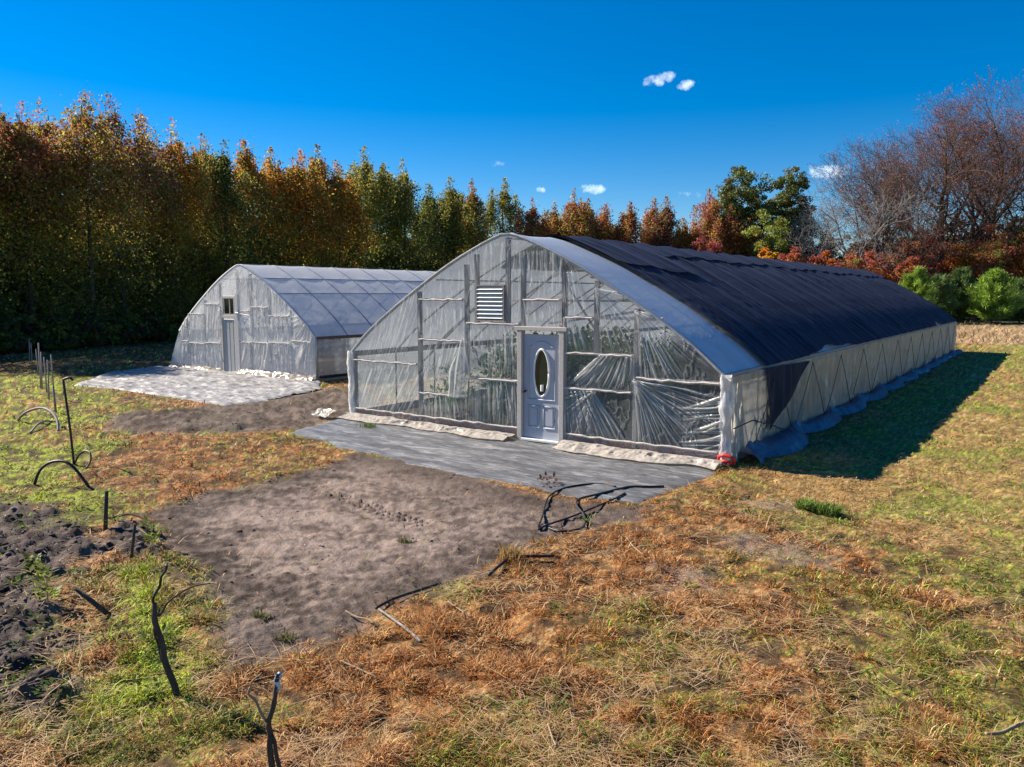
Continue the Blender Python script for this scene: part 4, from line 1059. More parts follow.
def bare_tree(h, seed, spread=.32, fork=.42, twig=.022):
    """leafless tree: returns limb segments, twig segments, twig tips"""
    r = np.random.default_rng(seed); limbs = []; twigs = []; tips = []
    def grow(p, d, ln, rad, lvl):
        n = 4 if lvl < 3 else 3
        for i in range(n):
            d = d+r.normal(0, .09+.03*lvl, 3)+np.array([0, 0, .05*(lvl > 0)]); d = d/np.linalg.norm(d)
            q = p+d*ln/n; r1 = rad*(1-.45/n*(1+.2*lvl))
            (limbs if rad > .032 else twigs).append((p, q, max(rad*1.5, twig*.55), max(r1*1.5, twig*.45)))
            p = q; rad = r1
            if lvl < 5 and (lvl > 0 or i > 0) and r.random() < (.75 if lvl > 0 else .85):
                s = r.normal(0, 1, 3); s -= d*(s@d); s /= np.linalg.norm(s)
                e = d*(.75 if lvl == 0 else .62)+s*spread*2.4+np.array([0, 0, .12]); e /= np.linalg.norm(e)
                grow(p, e, ln*r.uniform(.5, .75), rad*.55, lvl+1)
        if lvl < 5:
            for _ in range(2):
                s = r.normal(0, 1, 3); e = d+s*spread*.9; e /= np.linalg.norm(e)
                grow(p, e, ln*r.uniform(.5, .72), rad*.8, lvl+1)
        else: tips.append(p)
    grow(np.array([0, 0, -.1]), np.array([r.normal(0, .05), r.normal(0, .05), 1.]), h*fork, .011*h+.03, 0)
    allp = np.array([s[1] for s in limbs+twigs]); k = h/np.percentile(allp[:, 2], 99.5)
    sc = lambda L_: [(a*k, b*k, c, d) for a, b, c, d in L_]
    return sc(limbs), sc(twigs), np.array(tips)*k

def place_tree(kind, name, x, y, z, crown, trunkmb, label, group, leafm='leaf', barkm='bark', rz=0.0):
    e = empty(name, (x, y, z), rz); tag(e, label, kind, group)
    v, f, c = crown
    np_mesh('crown', v, [f], M[leafm], e, c)
    if trunkmb is not None: trunkmb.build('trunk', M[barkm], e, True)
    return e

def depth_row(px):
    return float(np.interp(px, [-140, 0, 50, 100, 160, 230, 300, 370, 430, 500, 570, 640, 700, 760], [35, 42, 44, 47, 52, 58, 65, 73, 81, 88, 92, 95, 96, 96]))

def make_trees():
    L_, Mi = DGREEN, OLIVE
    # px, ytop, radius, low/mid/top colours, top fraction, label
    row = [
        (-95, 70, 2.6, (DGREEN, GREEN, RUST), .7, 'tall rust topped tree just outside the left edge of the wood'),
        (-45, 80, 2.5, (DGREEN, GREEN, PURP), .72, 'dull purple topped tree cut off by the left edge'),
        (4, 88, 2.4, (DGREEN, OLIVE, PURP), .62, 'leftmost tall tree of the wood with a dark red brown top'),
        (36, 104, 2.2, (DGREEN, OLIVE, RED), .66, 'green tree with a red shoulder near the left edge of the wood'),
        (62, 104, 2.1, (GREEN, YG, RUST), .6, 'yellow green tree with a brown tip right of the red shouldered one'),
        (97, 94, 2.3, (DGREEN, OLIVE, RUST), .6, 'tall brown topped tree left of the pair of high tips in the wood'),
        (124, 97, 2.2, (DGREEN, GREEN, PURP), .62, 'highest thin dark tip at the left of the wood'),
        (152, 117, 2.4, (GREEN, OLIVE, ORANGE), .58, 'olive tree with a yellow orange top behind the left end of the far greenhouse'),
        (183, 122, 2.2, (DGREEN, OLIVE, ORANGE), .5, 'bright orange topped tree, the most orange one above the far greenhouse left wall'),
        (210, 136, 2.0, (DGREEN, OLIVE, RUST), .55, 'rust topped tree right beside the bright orange one'),
        (231, 141, 2.2, (DGREEN, GREEN, DGREEN), .62, 'dark green tipped tree above the apex of the far greenhouse'),
        (253, 141, 2.1, (DGREEN, OLIVE, ORANGE), .6, 'orange brown topped tree above the far greenhouse front edge'),
        (280, 150, 2.0, (GREEN, OLIVE, ORANGE), .5, 'amber and green tree above the far greenhouse roof'),
        (302, 152, 2.0, (GREEN, YG, ORANGE), .5, 'yellow green tree with gold orange top above the far greenhouse roof'),
        (322, 147, 2.0, (GREEN, OLIVE, RUST), .55, 'pointed rust red tip above the middle of the far greenhouse roof'),
        (343, 163, 1.9, (DGREEN, OLIVE, ORANGE), .5, 'shorter orange flecked tree left of the dark pointed spires'),
        (367, 149, 2.4, (DGREEN, GREEN, OLIVE), .75, 'tallest dark green pointed spire above the far greenhouse roof'),
        (384, 168, 1.9, (DGREEN, GREEN, GREEN), .75, 'dark shoulder tree between the two dark spires'),
        (406, 160, 2.2, (DGREEN, DGREEN, OLIVE), .72, 'second dark spire with an orange brown tip, right of the tallest one'),
        (432, 186, 1.9, (DGREEN, DGREEN, GREEN), .75, 'low dark tree filling the gap right of the second dark spire'),
        (454, 178, 2.1, (DGREEN, GREEN, OLIVE), .75, 'sparse dark tree with sky showing through it, left of the near greenhouse apex'),
        (473, 181, 2.0, (DGREEN, OLIVE, RUST), .7, 'green tree with a brown flecked top just left of the near greenhouse apex'),
        (504, 179, 2.2, (DGREEN, DGREEN, OLIVE), .8, 'narrow dark green spire directly above the near greenhouse apex'),
        (532, 199, 2.1, (DGREEN, RUST, RED), .5, 'small dark red topped tree right of the spire at the apex'),
        (553, 203, 1.9, (DGREEN, OLIVE, RUST), .6, 'low brown green tree between two dark red tops'),
        (572, 190, 2.3, (DGREEN, OLIVE, RED), .66, 'dark tree with a red peak above the near greenhouse clear roof edge'),
        (585, 200, 1.8, (DGREEN, GREEN, PURP), .75, 'dark tip hugging the right side of the red peaked tree'),
        (602, 205, 2.0, (OLIVE, RUST, RED), .5, 'slim red tree standing alone between gaps of sky'),
        (628, 203, 2.3, (OLIVE, RUST, RED), .45, 'rounded rusty red tree behind the black shade cloth'),
        (650, 199, 2.1, (RUST, RED, CRIM), .4, 'pink red tree, taller of the pair behind the shade cloth ridge'),
        (664, 198, 1.9, (RUST, RED, PURP), .45, 'thin pink red tip close right of the taller pink red tree'),
        (681, 219, 1.9, (OLIVE, ORANGE, RUST), .4, 'small orange tree in the dip behind the shade cloth'),
        (702, 190, 2.6, (RUST, ORANGE, CRIM), .45, 'airy pink topped tree left of the crimson one'),
        (727, 206, 2.5, (RED, CRIM, RED), .5, 'dense crimson tree in front of the tall evergreens'),
        (745, 226, 2.0, (RUST, RED, CRIM), .5, 'low crimson bush tree at the foot of the tall evergreens'),
    ]
    for i, (px, yt, rad, cols, tf, lab) in enumerate(row):
        d = depth_row(px)-1.5+((i*37) % 5)*.8
        x, y = at_depth(px, d); h = top_height(yt, d)+.2
        thin = 1.0 if px < 430 else .92
        n = 210 if d < 60 else 170
        cr = spire_tree(h, rad*((1.45 if px < 430 else 1.22)*(.85+.35*((i*29) % 7)/6)), cols, 200+i*3, n, 100 if d < 60 else 72, .145 if d < 60 else .185, tf-.04, thin)
        place_tree('tree', 'autumn_tree' if cols[2] is not DGREEN and cols[2] is not GREEN else 'green_tree', x, y, -.1, cr, trunk_mb(h*.95, .05+.009*h, i), lab, 'trees along the wood edge')
    # the wood behind the front row, one mass
    parts = []; r = np.random.default_rng(77)
    for rowk, (dd, n) in enumerate(((5, 58), (11, 50))):
        for k in range(n):
            px = -330+(k+r.random())*(1090/n); d = depth_row(max(px, -140))*(1 if px > -140 else 1-(-140-px)*.0012)+dd+r.normal(0, .8)
            yt = np.interp(px, [-330, 0, 120, 200, 260, 320, 420, 480, 560, 640, 700, 760], [70, 105, 112, 140, 158, 165, 185, 195, 212, 218, 218, 228])+r.normal(0, 6)+rowk*3
            x, y = at_depth(px, d); h = top_height(yt, d)*(.64 if px < 520 else .8)
            cols = [(DGREEN, GREEN, OLIVE), (DGREEN, OLIVE, RUST), (DGREEN, DGREEN, GREEN), (DGREEN, OLIVE, ORANGE)][r.integers(4)] if px < 560 else [(OLIVE, RUST, RED), (RUST, RED, CRIM), (DGREEN, OLIVE, RUST)][r.integers(3)]
            v, f, c = spire_tree(max(h, 5), 2.4, cols, 900+rowk*100+k, 80, 50, .30, .62)
            parts.append((v+np.array([x, y, -.1]), f, c))
    v, f, c = cat_leaves(parts)
    tag(np_mesh('woodland', v, [f], M['leaf'], None, c), 'dense mixed autumn wood behind the front trees', 'woodland', kind='stuff')
    # dark brush at the foot of the wood
    parts = []
    for k in range(130):
        px = -200+k*5.6+r.normal(0, 4); d = depth_row(px)-2.2+r.normal(0, .8); x, y = at_depth(px, d)
        hh = r.uniform(.8, 2.2)
        v, f, c = round_tree(hh, r.uniform(.8, 1.5), .05, [DGREEN, DGREEN, GREEN, BROWN*.6], 1500+k, 22, 45, .2)
        parts.append((v+np.array([x, y, -.1]), f, c))
    v, f, c = cat_leaves(parts)
    tag(np_mesh('underbrush', v, [f], M['leaf'], None, c), 'dark undergrowth along the foot of the wood', 'undergrowth', kind='stuff')
    # bare poles of small trunks among it
    # tall evergreens
    for i, (px, yt, d, rad, lab) in enumerate(((735, 165, 100, 3.9, 'tall dark evergreen, left one of the pair behind the crimson tree'), (784, 168, 102, 3.1, 'tall dark evergreen, right one of the pair beside the bare grey trees'))):
        x, y = at_depth(px, d); h = top_height(yt, d)
        cr = round_tree(h, rad, 3.0, [DGREEN, DGREEN, GREEN*1.1, GREEN*.8, OLIVE*.6], 2000+i, 360, 120, .26, .75, (.12, .17))
        place_tree('evergreen tree', 'evergreen_tree', x, y, 0, cr, trunk_mb(h*.9, .28, 40+i), lab, 'pair of tall evergreens', 'needle')
    for px, yt, d, rad, lab, cols in ((763, 205, 92, 2.6, 'bright green leafy tree low in front of the two tall evergreens', [GREEN*1.6, YG*.7, GREEN*1.3]),
                                (764, 244, 88, 1.7, 'small golden yellow bush behind the shade cloth ridge', [GOLD, GOLD, ORANGE]),
                                (812, 225, 97, 3.2, 'dull grey green bushy tree under the bare grey branches', [OLIVE*.6, DGREEN*1.4, C_(.10, .10, .075)])):
        x, y = at_depth(px, d); h = top_height(yt, d)
        place_tree('tree' if h > 5 else 'bush', 'broadleaf_tree' if h > 5 else 'golden_bush', x, y, 0, round_tree(h, rad, .3, cols, 2100+px, 80, 140, .24), trunk_mb(h*.8, .12, px), lab, None)
    # bare trees on the right
    bares = [(836, 178, 92, .34, 'pale_bark', 0, 'grey leafless tree with pale drooping branches right of the evergreens'),
             (806, 200, 94, .36, 'pale_bark', 0, 'small grey leafless tree tangled against the right evergreen'),
             (862, 150, 96, .30, 'bark', .15, 'bare dark tree in the gap left of the tall red twigged trees'),
             (884, 134, 98, .34, 'bark', .3, 'bare tree with thin reddish twigs at the left shoulder of the tall group'),
             (908, 120, 100, .36, 'bark', .6, 'tall reddish twigged tree leaning left in the tall group'),
             (940, 100, 100, .32, 'bark', 1.0, 'tall straight tree with dark red sparse leaves at the middle of the tall group'),
             (966, 96, 104, .26, 'bark', .8, 'tall slim tree just right of the straight dark red leaved one'),
             (986, 90, 98, .26, 'bark', .9, 'tallest forked tree with red brown twigs near the right edge'),
             (1010, 92, 102, .27, 'bark', .9, 'tall red brown twigged tree cut by the right edge'),
             (1040, 95, 100, .27, 'bark', .8, 'tall bare tree just beyond the right edge'),
             (872, 142, 103, .38, 'bark', .5, 'broad red brown twigged tree behind the left shoulder of the tall group'),
             (925, 108, 105, .36, 'bark', .8, 'wide dark red twigged tree filling the group behind the straight dark one'),
             (976, 92, 108, .34, 'bark', .9, 'wide red brown crown at the back of the tall group near the right edge'),
             (898, 165, 94, .32, 'bark', .4, 'lower bare tree in front of the leaning red twigged tree')]
    for i, (px, yt, d, sp, bk, leafy, lab) in enumerate(bares):
        x, y = at_depth(px, d); h = top_height(yt, d)
        limbs, twigs, tips = bare_tree(h, 310+i*5, sp)
        e = empty('bare_tree', (x, y, 0)); tag(e, lab, 'bare tree', 'leafless trees at the right')
        v, f = segs_mesh(limbs); np_mesh('trunk', v, [f], M[bk], e)
        v, f = segs_mesh(twigs); np_mesh('twigs', v, [f], M['pale_bark' if bk == 'pale_bark' else 'twig'], e)
        if leafy:
            k = tips[np.random.default_rng(i).random(len(tips)) < leafy*.5]
            nn = len(k)
            def colfn(p, ci, rr):
                c = np.where((rr.random(len(p)) < .6)[:, None], C_(.36, .12, .09), C_(.28, .14, .08)); return c*(.6+.8*rr.random(len(p)))[:, None]
            v, f, c = leaf_cloud(k, np.full(nn, .55), 5, .15, colfn, 600+i)
            np_mesh('sparse_leaves', v, [f], M['leaf'], e, c)
    # red and rust shrubs, the hedge behind the near greenhouse
    shr = [(700, 236, 90, 2.4, [RED, RUST, CRIM], 'red bush under the airy pink topped tree'), (790, 249, 86, 2.0, [RED, RUST, ORANGE], 'low red bush right of the golden yellow bush'),
           (818, 252, 85, 2.2, [RED, ORANGE, RUST], 'orange red bush under the pale leafless tree'), (846, 256, 84, 2.3, [RUST, RED, OLIVE], 'rust and green bush above the far end of the shade cloth'),
           (872, 248, 86, 2.5, [RED, RUST, PURP], 'dark red bush left of the leftmost young pine'), (898, 240, 88, 2.8, [PURP, RUST, BROWN], 'brown purple bush beneath the leaning red twigged tree'),
           (925, 226, 90, 3.2, [PURP, RED, BROWN], 'tall maroon bush below the straight dark red leaved tree'), (958, 240, 88, 2.7, [RUST, ORANGE, GOLD*.7], 'amber bush between the two bigger young pines'),
           (985, 226, 88, 3.0, [RED, RUST, OLIVE], 'red bush behind the right hand young pine'), (1015, 235, 88, 3.0, [RED, RUST, ORANGE], 'red orange bush at the right edge'), (1050, 225, 88, 3.2, [RUST, PURP, RED], 'maroon bush beyond the right edge'),
           (905, 258, 82, 1.8, [RED, ORANGE, RUST], 'bright red bush just above the leftmost young pine'), (1022, 222, 96, 3.6, [PURP, BROWN, DGREEN], 'dark brown bushy tree at the right edge behind the red bushes'),
           (960, 214, 98, 3.4, [PURP, BROWN, RUST], 'dark brown bushy tree under the tall group')]
    for i, (px, yt, d, rad, cols, lab) in enumerate(shr):
        x, y = at_depth(px, d); h = top_height(yt, d)
        place_tree('bush', 'autumn_bush', x, y, 0, round_tree(h, rad, .2, cols, 2300+i*3, 90, 120, .21), trunk_mb(h*.7, .07, i+90), lab, 'red and rust bushes behind the near greenhouse')
    # thicket closing the view under the bare trees
    parts = []
    for k in range(120):
        px = 670+k*4+r.normal(0, 5); d = 106+r.normal(0, 3); x, y = at_depth(px, d)
        hh = top_height(np.interp(px, [670, 760, 860, 940, 1000, 1150], [236, 240, 238, 226, 215, 210])+r.normal(0, 8), d)
        v, f, c = round_tree(hh, r.uniform(2, 3.4), .1, [PURP, BROWN, RUST*.8, OLIVE*.7, BROWN], 3500+k, 34, 60, .3)
        parts.append((v+np.array([x, y, -.1]), f, c))
    v, f, c = cat_leaves(parts)
    tag(np_mesh('thicket', v, [f], M['leaf'], None, c), 'brown and maroon thicket closing the view under the bare trees', 'thicket', kind='stuff')
    # young pines
    for i, (px, yt, d, rad, lab) in enumerate(((912, 268, 76, 1.9, 'light green young pine nearest the far corner of the shade cloth'), (936, 276, 77, 1.5, 'young pine close right of the light green one, darker and lower'),
                                              (957, 268, 80, 1.5, 'smaller grey green young pine between the two bigger ones'), (990, 270, 76, 2.5, 'broad bright green young pine at the far right'), (1018, 280, 78, 1.8, 'dark low young pine at the right edge'), (1036, 226, 86, 2.0, 'bright green pine top at the right edge above the red bushes'))):
        x, y = at_depth(px, d); h = top_height(yt, d)
        place_tree('young pine', 'young_pine', x, y, 0, pine(h, rad, 2600+i, C_(.24, .36, .05) if i in (0, 3, 5) else C_(.13, .20, .06)), trunk_mb(h*.9, .09, i+60), lab, 'young pines beyond the lawn', 'needle')

def pine(h, rad, seed, col):
    """tufts of needles at the ends of whorled, upswept branches"""
    r = np.random.default_rng(seed); P = []; D = []
    for z in np.linspace(.1, .98, 13):
        m = int(11*(1-z)+4)
        for k in range(m):
            th = r.random()*6.28; ln = rad*(1-z)**.45*r.uniform(.3, 1.25)*min(1, .55+z*2.2)+.1
            for q in np.linspace(.35, 1, 4):
                P.append((math.cos(th)*ln*q, math.sin(th)*ln*q, z*h*.93+ln*q*.35+r.normal(0, .08))); D.append((math.cos(th)*.6, math.sin(th)*.6, .8))
    P = np.array(P); D = np.array(D); per = 34; n = len(P)*per
    p = np.repeat(P, per, 0)+r.normal(0, .13, (n, 3)); d = np.repeat(D, per, 0)+r.normal(0, .55, (n, 3)); d /= np.linalg.norm(d, axis=1)[:, None]
    s = np.cross(d, r.normal(0, 1, (n, 3))); s /= np.linalg.norm(s, axis=1)[:, None]+1e-9
    ln = .34*(.6+.8*r.random(n))[:, None]; w = .028
    V = np.stack([p-s*w, p+s*w, p+d*ln+s*w*.4, p+d*ln-s*w*.4], 1).reshape(-1, 3)
    br = np.repeat(.7+.6*r.random(len(P)), per)
    c = col*(br*(.6+.8*r.random(n)))[:, None]
    return V, np.arange(n*4).reshape(-1, 4), np.repeat(c, 4, 0)

# ------------------------------------------------------------------ stakes, hoses, small things
def to_plane(px, py, base):
    """point at the distance of a base point, on the upright plane facing the view"""
    d = FW + RT*(px-512)/F_PX + UP*(383.5-py)/F_PX
    b = np.array(base); n = np.array([FW[0], FW[1], 0.])
    t = ((b-CAM)@n)/(d@n); return tuple(CAM+d*t)

def single(name, mb, mat, label, cat, group=None, smooth=True):
    o = mb.build(name, mat, None, smooth); return tag(o, label, cat, group)

def make_stakes():
    G = 'stakes of the old row on the left'
    far = [(29, 338, 29.5, 362, .03, 'faint stake deepest in the tree shade, leftmost of the row'), (31, 343, 32, 366, .03, 'faint stake in the tree shade, just right of the deepest one'),
           (36, 349, 38, 374, .035, 'pale stake leaning a little left at the edge of the tree shade'), (38.5, 343, 41, 389, .04, 'tallest pale stake at the head of the row'),
           (41, 352, 42, 390, .035, 'pale stake close behind the tallest pale one'), (44, 357, 47, 393, .035, 'pale stake with a blunt top in the middle of the row'),
           (47.5, 360, 49, 400, .035, 'grey stake right of the blunt topped one'), (51, 354.5, 53.5, 388, .035, 'slim high stake near the pale ground sheet'),
           (53, 386, 56, 414, .045, 'short dark stake tied at the end of the far bunch')]
    for a, b, c, d, w, lab in far:
        base = gz(c, d, -.05); top = to_plane(a, b, base); mid = tuple((np.array(base)+np.array(top))/2+np.array([.01, .0, 0]))
        single('wooden_stake', MB().tube([base, mid, top], [w*.62, w*.58, w*.5], 7), M['wood'] if w < .045 else M['pale_pipe'], lab, 'stake', G)
    # leaning pole with a bent tip
    base = gz(74, 463, -.05)
    pts = [base, to_plane(70, 428, base), to_plane(64, 385, base), to_plane(63.5, 380, base)]+[to_plane(a, b, base) for a, b in ((66, 378.5), (69.5, 377.8), (73, 380))]
    single('leaning_pole', MB().tube(spline(pts, 5), .02, 7), M['black_plastic'], 'thin dark pole leaning left with a bent hooked tip', 'pole', G)
    for a, b, c, d, w, lab in ((106.5, 491, 105, 530, .026, 'short black stake upright at the edge of the dark clods'), (135, 524, 130.5, 560, .018, 'thin stake beside the tall leafy weed at the corner of the bare plot')):
        base = gz(c, d, -.05); top = to_plane(a, b, base)
        single('short_stake', MB().tube([base, top], [w, w*.85], 7), M['bark'], lab, 'stake', G)
    base = gz(115, 618, -.03); top = to_plane(75, 588, base)
    single('fallen_stake', MB().tube([base, tuple((np.array(base)+np.array(top))/2), top], [.022, .022, .02], 7), M['bark'], 'dark stake tilted almost flat over the lime green weeds', 'stake', G)
    H = 'old pipe loops along the row'
    def loop(pts, r, m, lab, name='irrigation_pipe'):
        b = gz(*pts[0]); e = gz(*pts[-1]); out = []
        n = len(pts)
        for i, (px, py) in enumerate(pts):
            t = i/(n-1); base = tuple(np.array(b)*(1-t)+np.array(e)*t); out.append(to_plane(px, py, base))
        single(name, MB().tube(spline(out, 6), r, 7), m, lab, 'pipe', H)
    loop([(34.5, 484), (39, 472), (47, 464), (58, 461), (68, 463), (77, 471), (89, 487)], .022, M['black_plastic'], 'black pipe hoop arching over the grass left of the leaning pole')
    loop([(75, 463), (79, 455), (85, 451), (90, 453), (90.5, 461), (86, 469)], .015, M['black_plastic'], 'small pipe curl at the foot of the leaning pole')
    loop([(17, 421), (25, 413), (39, 408), (50, 411), (57, 420), (58.5, 432)], .028, M['pale_pipe'], 'grey pipe hoop below the far bunch of stakes')
    loop([(30, 433), (38, 424), (46, 421), (56, 422)], .02, M['pale_pipe'], 'low pale pipe end in front of the grey hoop')
    loop([(106, 519), (117, 516), (130, 514), (143, 518), (153, 526), (151, 538)], .016, M['bark'], 'thin vine bent low between the two short stakes', 'vine_cane')
    # cut canes nearest the camera
    def cane(name, basepx, paths, lab, tips=None):
        b = gz(*basepx, -.06); e = empty(name, b); tag(e, lab, 'cane', 'cut canes in the foreground')
        for nm, pts, r0, r1, m in paths:
            P = [np.array(to_plane(a, c, b))-np.array(b) for a, c in pts]; P = spline([P[i]+np.array([0, 0, -.04 if i == 0 else 0]) for i in range(len(P))], 5)
            P = [p+np.array([.0, .008*math.sin(i*.9), 0]) for i, p in enumerate(P)]
            MB().tube(P, list(np.linspace(r0, r1, len(P))), 8).build(nm, m, e, True)
    cane('cut_cane', (178, 697), [('stem', [(178, 697), (167, 664), (159, 635), (153.5, 603)], .026, .017, M['bark']), ('shoot', [(160, 640), (154.5, 622), (153, 604), (158, 588), (163, 575), (167, 565)], .011, .009, M['black_plastic']),
                                  ('side_shoot', [(158, 611), (168, 603), (180, 593), (195, 586), (211, 583)], .009, .004, M['bark']), ('thin_shoot', [(172, 680), (163, 660), (156, 640), (155, 615)], .009, .007, M['bark'])],
         'dark knotted cane standing in the lime green weeds with a thin side shoot')
    cane('cut_cane', (272, 790), [('stem', [(272, 790), (271, 750), (269, 730), (272, 708), (279.5, 673)], .02, .014, M['bark']), ('second_stem', [(284, 795), (278, 757), (271, 735)], .013, .011, M['bark']),
                                  ('dry_shoot', [(268, 728), (262, 712), (252, 698), (249, 688), (255, 679), (262, 673)], .009, .005, M['straw']), ('blue_tie', [(276, 684), (277.5, 680), (278.5, 677), (279.5, 674)], .0165, .0155, M['blue_tape'])],
         'forked dark cane with a pale blue tie on its tip at the bottom edge')
    # hoses
    def ground_line(name, pts, r, m, lab, cat='hose', lift=.0, group=None):
        P = spline([gz(a, b, r+lift) for a, b in pts], 14)
        P = [np.array([p[0], p[1], float(hground(p[0], p[1])[0])+r*1.05+lift]) if i % 1 == 0 else p for i, p in enumerate(P)]
        # smooth the height so the pipe spans small hollows
        z = np.array([p[2] for p in P]); w_ = 10; zk = np.convolve(np.pad(z, w_, 'edge'), np.ones(2*w_+1)/(2*w_+1), 'valid'); z = np.maximum(zk, z-.012); z = np.convolve(np.pad(z, 5, 'edge'), np.ones(11)/11, 'valid')
        P = [(p[0], p[1], q) for p, q in zip(P, z)]
        single(name, MB().tube(P, r, 8), m, lab, cat, group)
    ground_line('garden_hose', [(664, 487.5), (646, 487.7), (627, 488.3), (597, 495.7), (579, 501), (577, 507), (584, 516), (584, 527), (577, 532.5), (560, 533), (549, 529)], .016, M['black_plastic'], 'black hose running off the grey ground sheet in a wide hook onto the bare soil', lift=.016)
    ground_line('garden_hose', [(616, 487.5), (597, 484.5), (568, 488), (549, 497.5), (542, 518), (538, 529), (546, 526), (575, 516), (612, 501), (625, 494)], .013, M['black_plastic'], 'thinner black hose lying in a closed loop beside the hooked one', lift=.016)
    b = gz(377, 609); 
    ground_line('irrigation_pipe', [(376, 609.5), (392, 601), (415, 592), (440, 582)], .014, M['black_plastic'], 'straight black pipe along the lower edge of the bare soil', 'pipe', .02)
    ground_line('irrigation_pipe', [(379, 611), (390, 619), (405, 630), (421, 645)], .012, M['pale_pipe'], 'thin grey pipe dropping into the grass from the straight black pipe end', 'pipe', .02)
    ground_line('irrigation_pipe', [(489, 580), (500, 571), (512, 564.5), (530, 563), (554, 561)], .016, M['black_plastic'], 'curved black pipe half hidden in the brown grass below the bare soil', 'pipe', .03)
    for pts, r, lab in (([(346, 613), (356, 618), (366, 622), (374, 628)], .007, 'pale bent stalk on the bare soil left of the pipe end'), ([(448, 606), (458, 613), (471, 624)], .007, 'pale straw stalk across the grass right of the thin grey pipe'),
                        ([(626, 541), (634, 553), (643, 562)], .007, 'single pale stalk among rust brown grass below the hoses'), ([(341, 666), (356, 674), (377, 684)], .007, 'pale stalk low in the grass under the bare soil corner'), ([(634, 598), (642, 608), (649, 619)], .007, 'pale stalk in the brown grass right of the curved pipe'),
                        ([(1024, 728), (1012, 734), (1000, 742), (985, 744)], .012, 'thick brown stick at the lower right edge'), ([(548, 732), (552, 745), (556, 754)], .006, 'short pale stalk low in the middle foreground')):
        ground_line('dry_stalk', pts, r, M['straw'], lab, 'dry stalk', .04, 'loose dry stalks')
    # leaf heap on the sheet
    x, y, _ = at(548, 484)
    v, f, c = rosette_leaves(0, 0, .012, 60, .06, .16, .05, (.14, .07, .045)); o = np_mesh('leaf_heap', v, [f], M['leaf'], None, c); o.location = (x, y, .02)
    tag(o, 'small heap of brown leaves on the grey ground sheet', 'leaf heap')
    x, y, _ = at(368, 427)
    hh = float(hground(x, y)[0]); n = 120
    o = blades('grass_tuft', rng.normal(0, .10, n), rng.normal(0, .07, n), np.zeros(n), .08+.08*rng.random(n), np.full(n, .012), R(10)+R(50)*rng.random(n), rng.random(n)*6.28, C_(.12, .18, .04)*(.6+.8*rng.random(n))[:, None], M['grass'])
    o.location = (x, y, hh+.01); tag(o, 'green grass tuft growing through the grey ground sheet', 'grass tuft')
    for px, py, lab, s in ((405, 300, None, 0),): pass
    for px, py, lab in ((262, 614, 'dark green grass tuft, upper one alone on the bare soil'), (285, 634, 'dark green grass tuft at the lower edge of the bare soil'), (404, 540, 'tiny grass tuft near the middle of the bare soil')):
        x, y, h = gz(px, py); n = 90
        o = blades('grass_tuft', rng.uniform(-.09, .09, n), rng.uniform(-.05, .05, n), np.zeros(n), .05+.07*rng.random(n), np.full(n, .007), R(15)+R(55)*rng.random(n), rng.random(n)*6.28, np.where((rng.random(n) < .6)[:, None], C_(.10, .13, .03), C_(.2, .15, .06))*(.6+.8*rng.random(n))[:, None], M['grass'])
        o.location = (x, y, h); tag(o, lab, 'grass tuft', 'grass tufts on the bare soil')
    # straw tussock by the curved pipe
    x, y, h = gz(511, 563); n = 260
    o = blades('straw_tussock', rng.uniform(-.13, .13, n), rng.uniform(-.09, .09, n), np.zeros(n), .14+.16*rng.random(n), np.full(n, .008), R(8)+R(40)*rng.random(n), rng.random(n)*6.28, C_(.42, .28, .11)*(.6+.8*rng.random(n))[:, None], M['grass'])
    o.location = (x, y, h); tag(o, 'fine straw tussock beside the curved pipe at the soil edge', 'tussock')
    # bright green clump on the right
    x, y, h = gz(818, 514); n = 700
    o = blades('grass_clump', rng.uniform(-.26, .26, n), rng.uniform(-.13, .13, n), np.zeros(n), .09+.13*rng.random(n), np.full(n, .011), R(12)+R(48)*rng.random(n), rng.random(n)*6.28, C_(.15, .23, .04)*(.6+.8*rng.random(n))[:, None], M['grass'])
    o.location = (x, y, h); tag(o, 'fresh green grass clump between bare spots right of the near greenhouse corner', 'grass clump')
    # red plastic bit at the corner
    x, y, _ = at(725, 467); mb = MB()
    mb.tube([(-.13, 0, .05), (-.12, 0, .16), (-.02, -.02, .2), (.08, -.01, .18), (.14, .0, .15), (.14, .02, .05)], [.02, .034, .03, .03, .034, .02], 8)
    mb.tube([(-.1, -.02, .08), (.0, -.04, .1), (.12, -.02, .08)], [.025, .034, .022], 8); mb.tube([(.0, .0, .0), (.02, 0, .12)], [.02, .02], 6)
    o = single('clamp', mb, M['red'], 'small red plastic clamp at the foot of the near greenhouse corner', 'clamp'); o.location = (x+.03, y-.06, .02)
    # pale folded sack left of the corner post
    o = crumple('film_scrap', None, M['apron'], [(-.78, -.05), (-.45, .0), (-.15, -.02)], .28, .14, 91, 50, 14); o.location = (-.02, -.30, 0)
    tag(o, 'white crumpled scrap of film lying left of the near greenhouse corner post', 'film scrap')

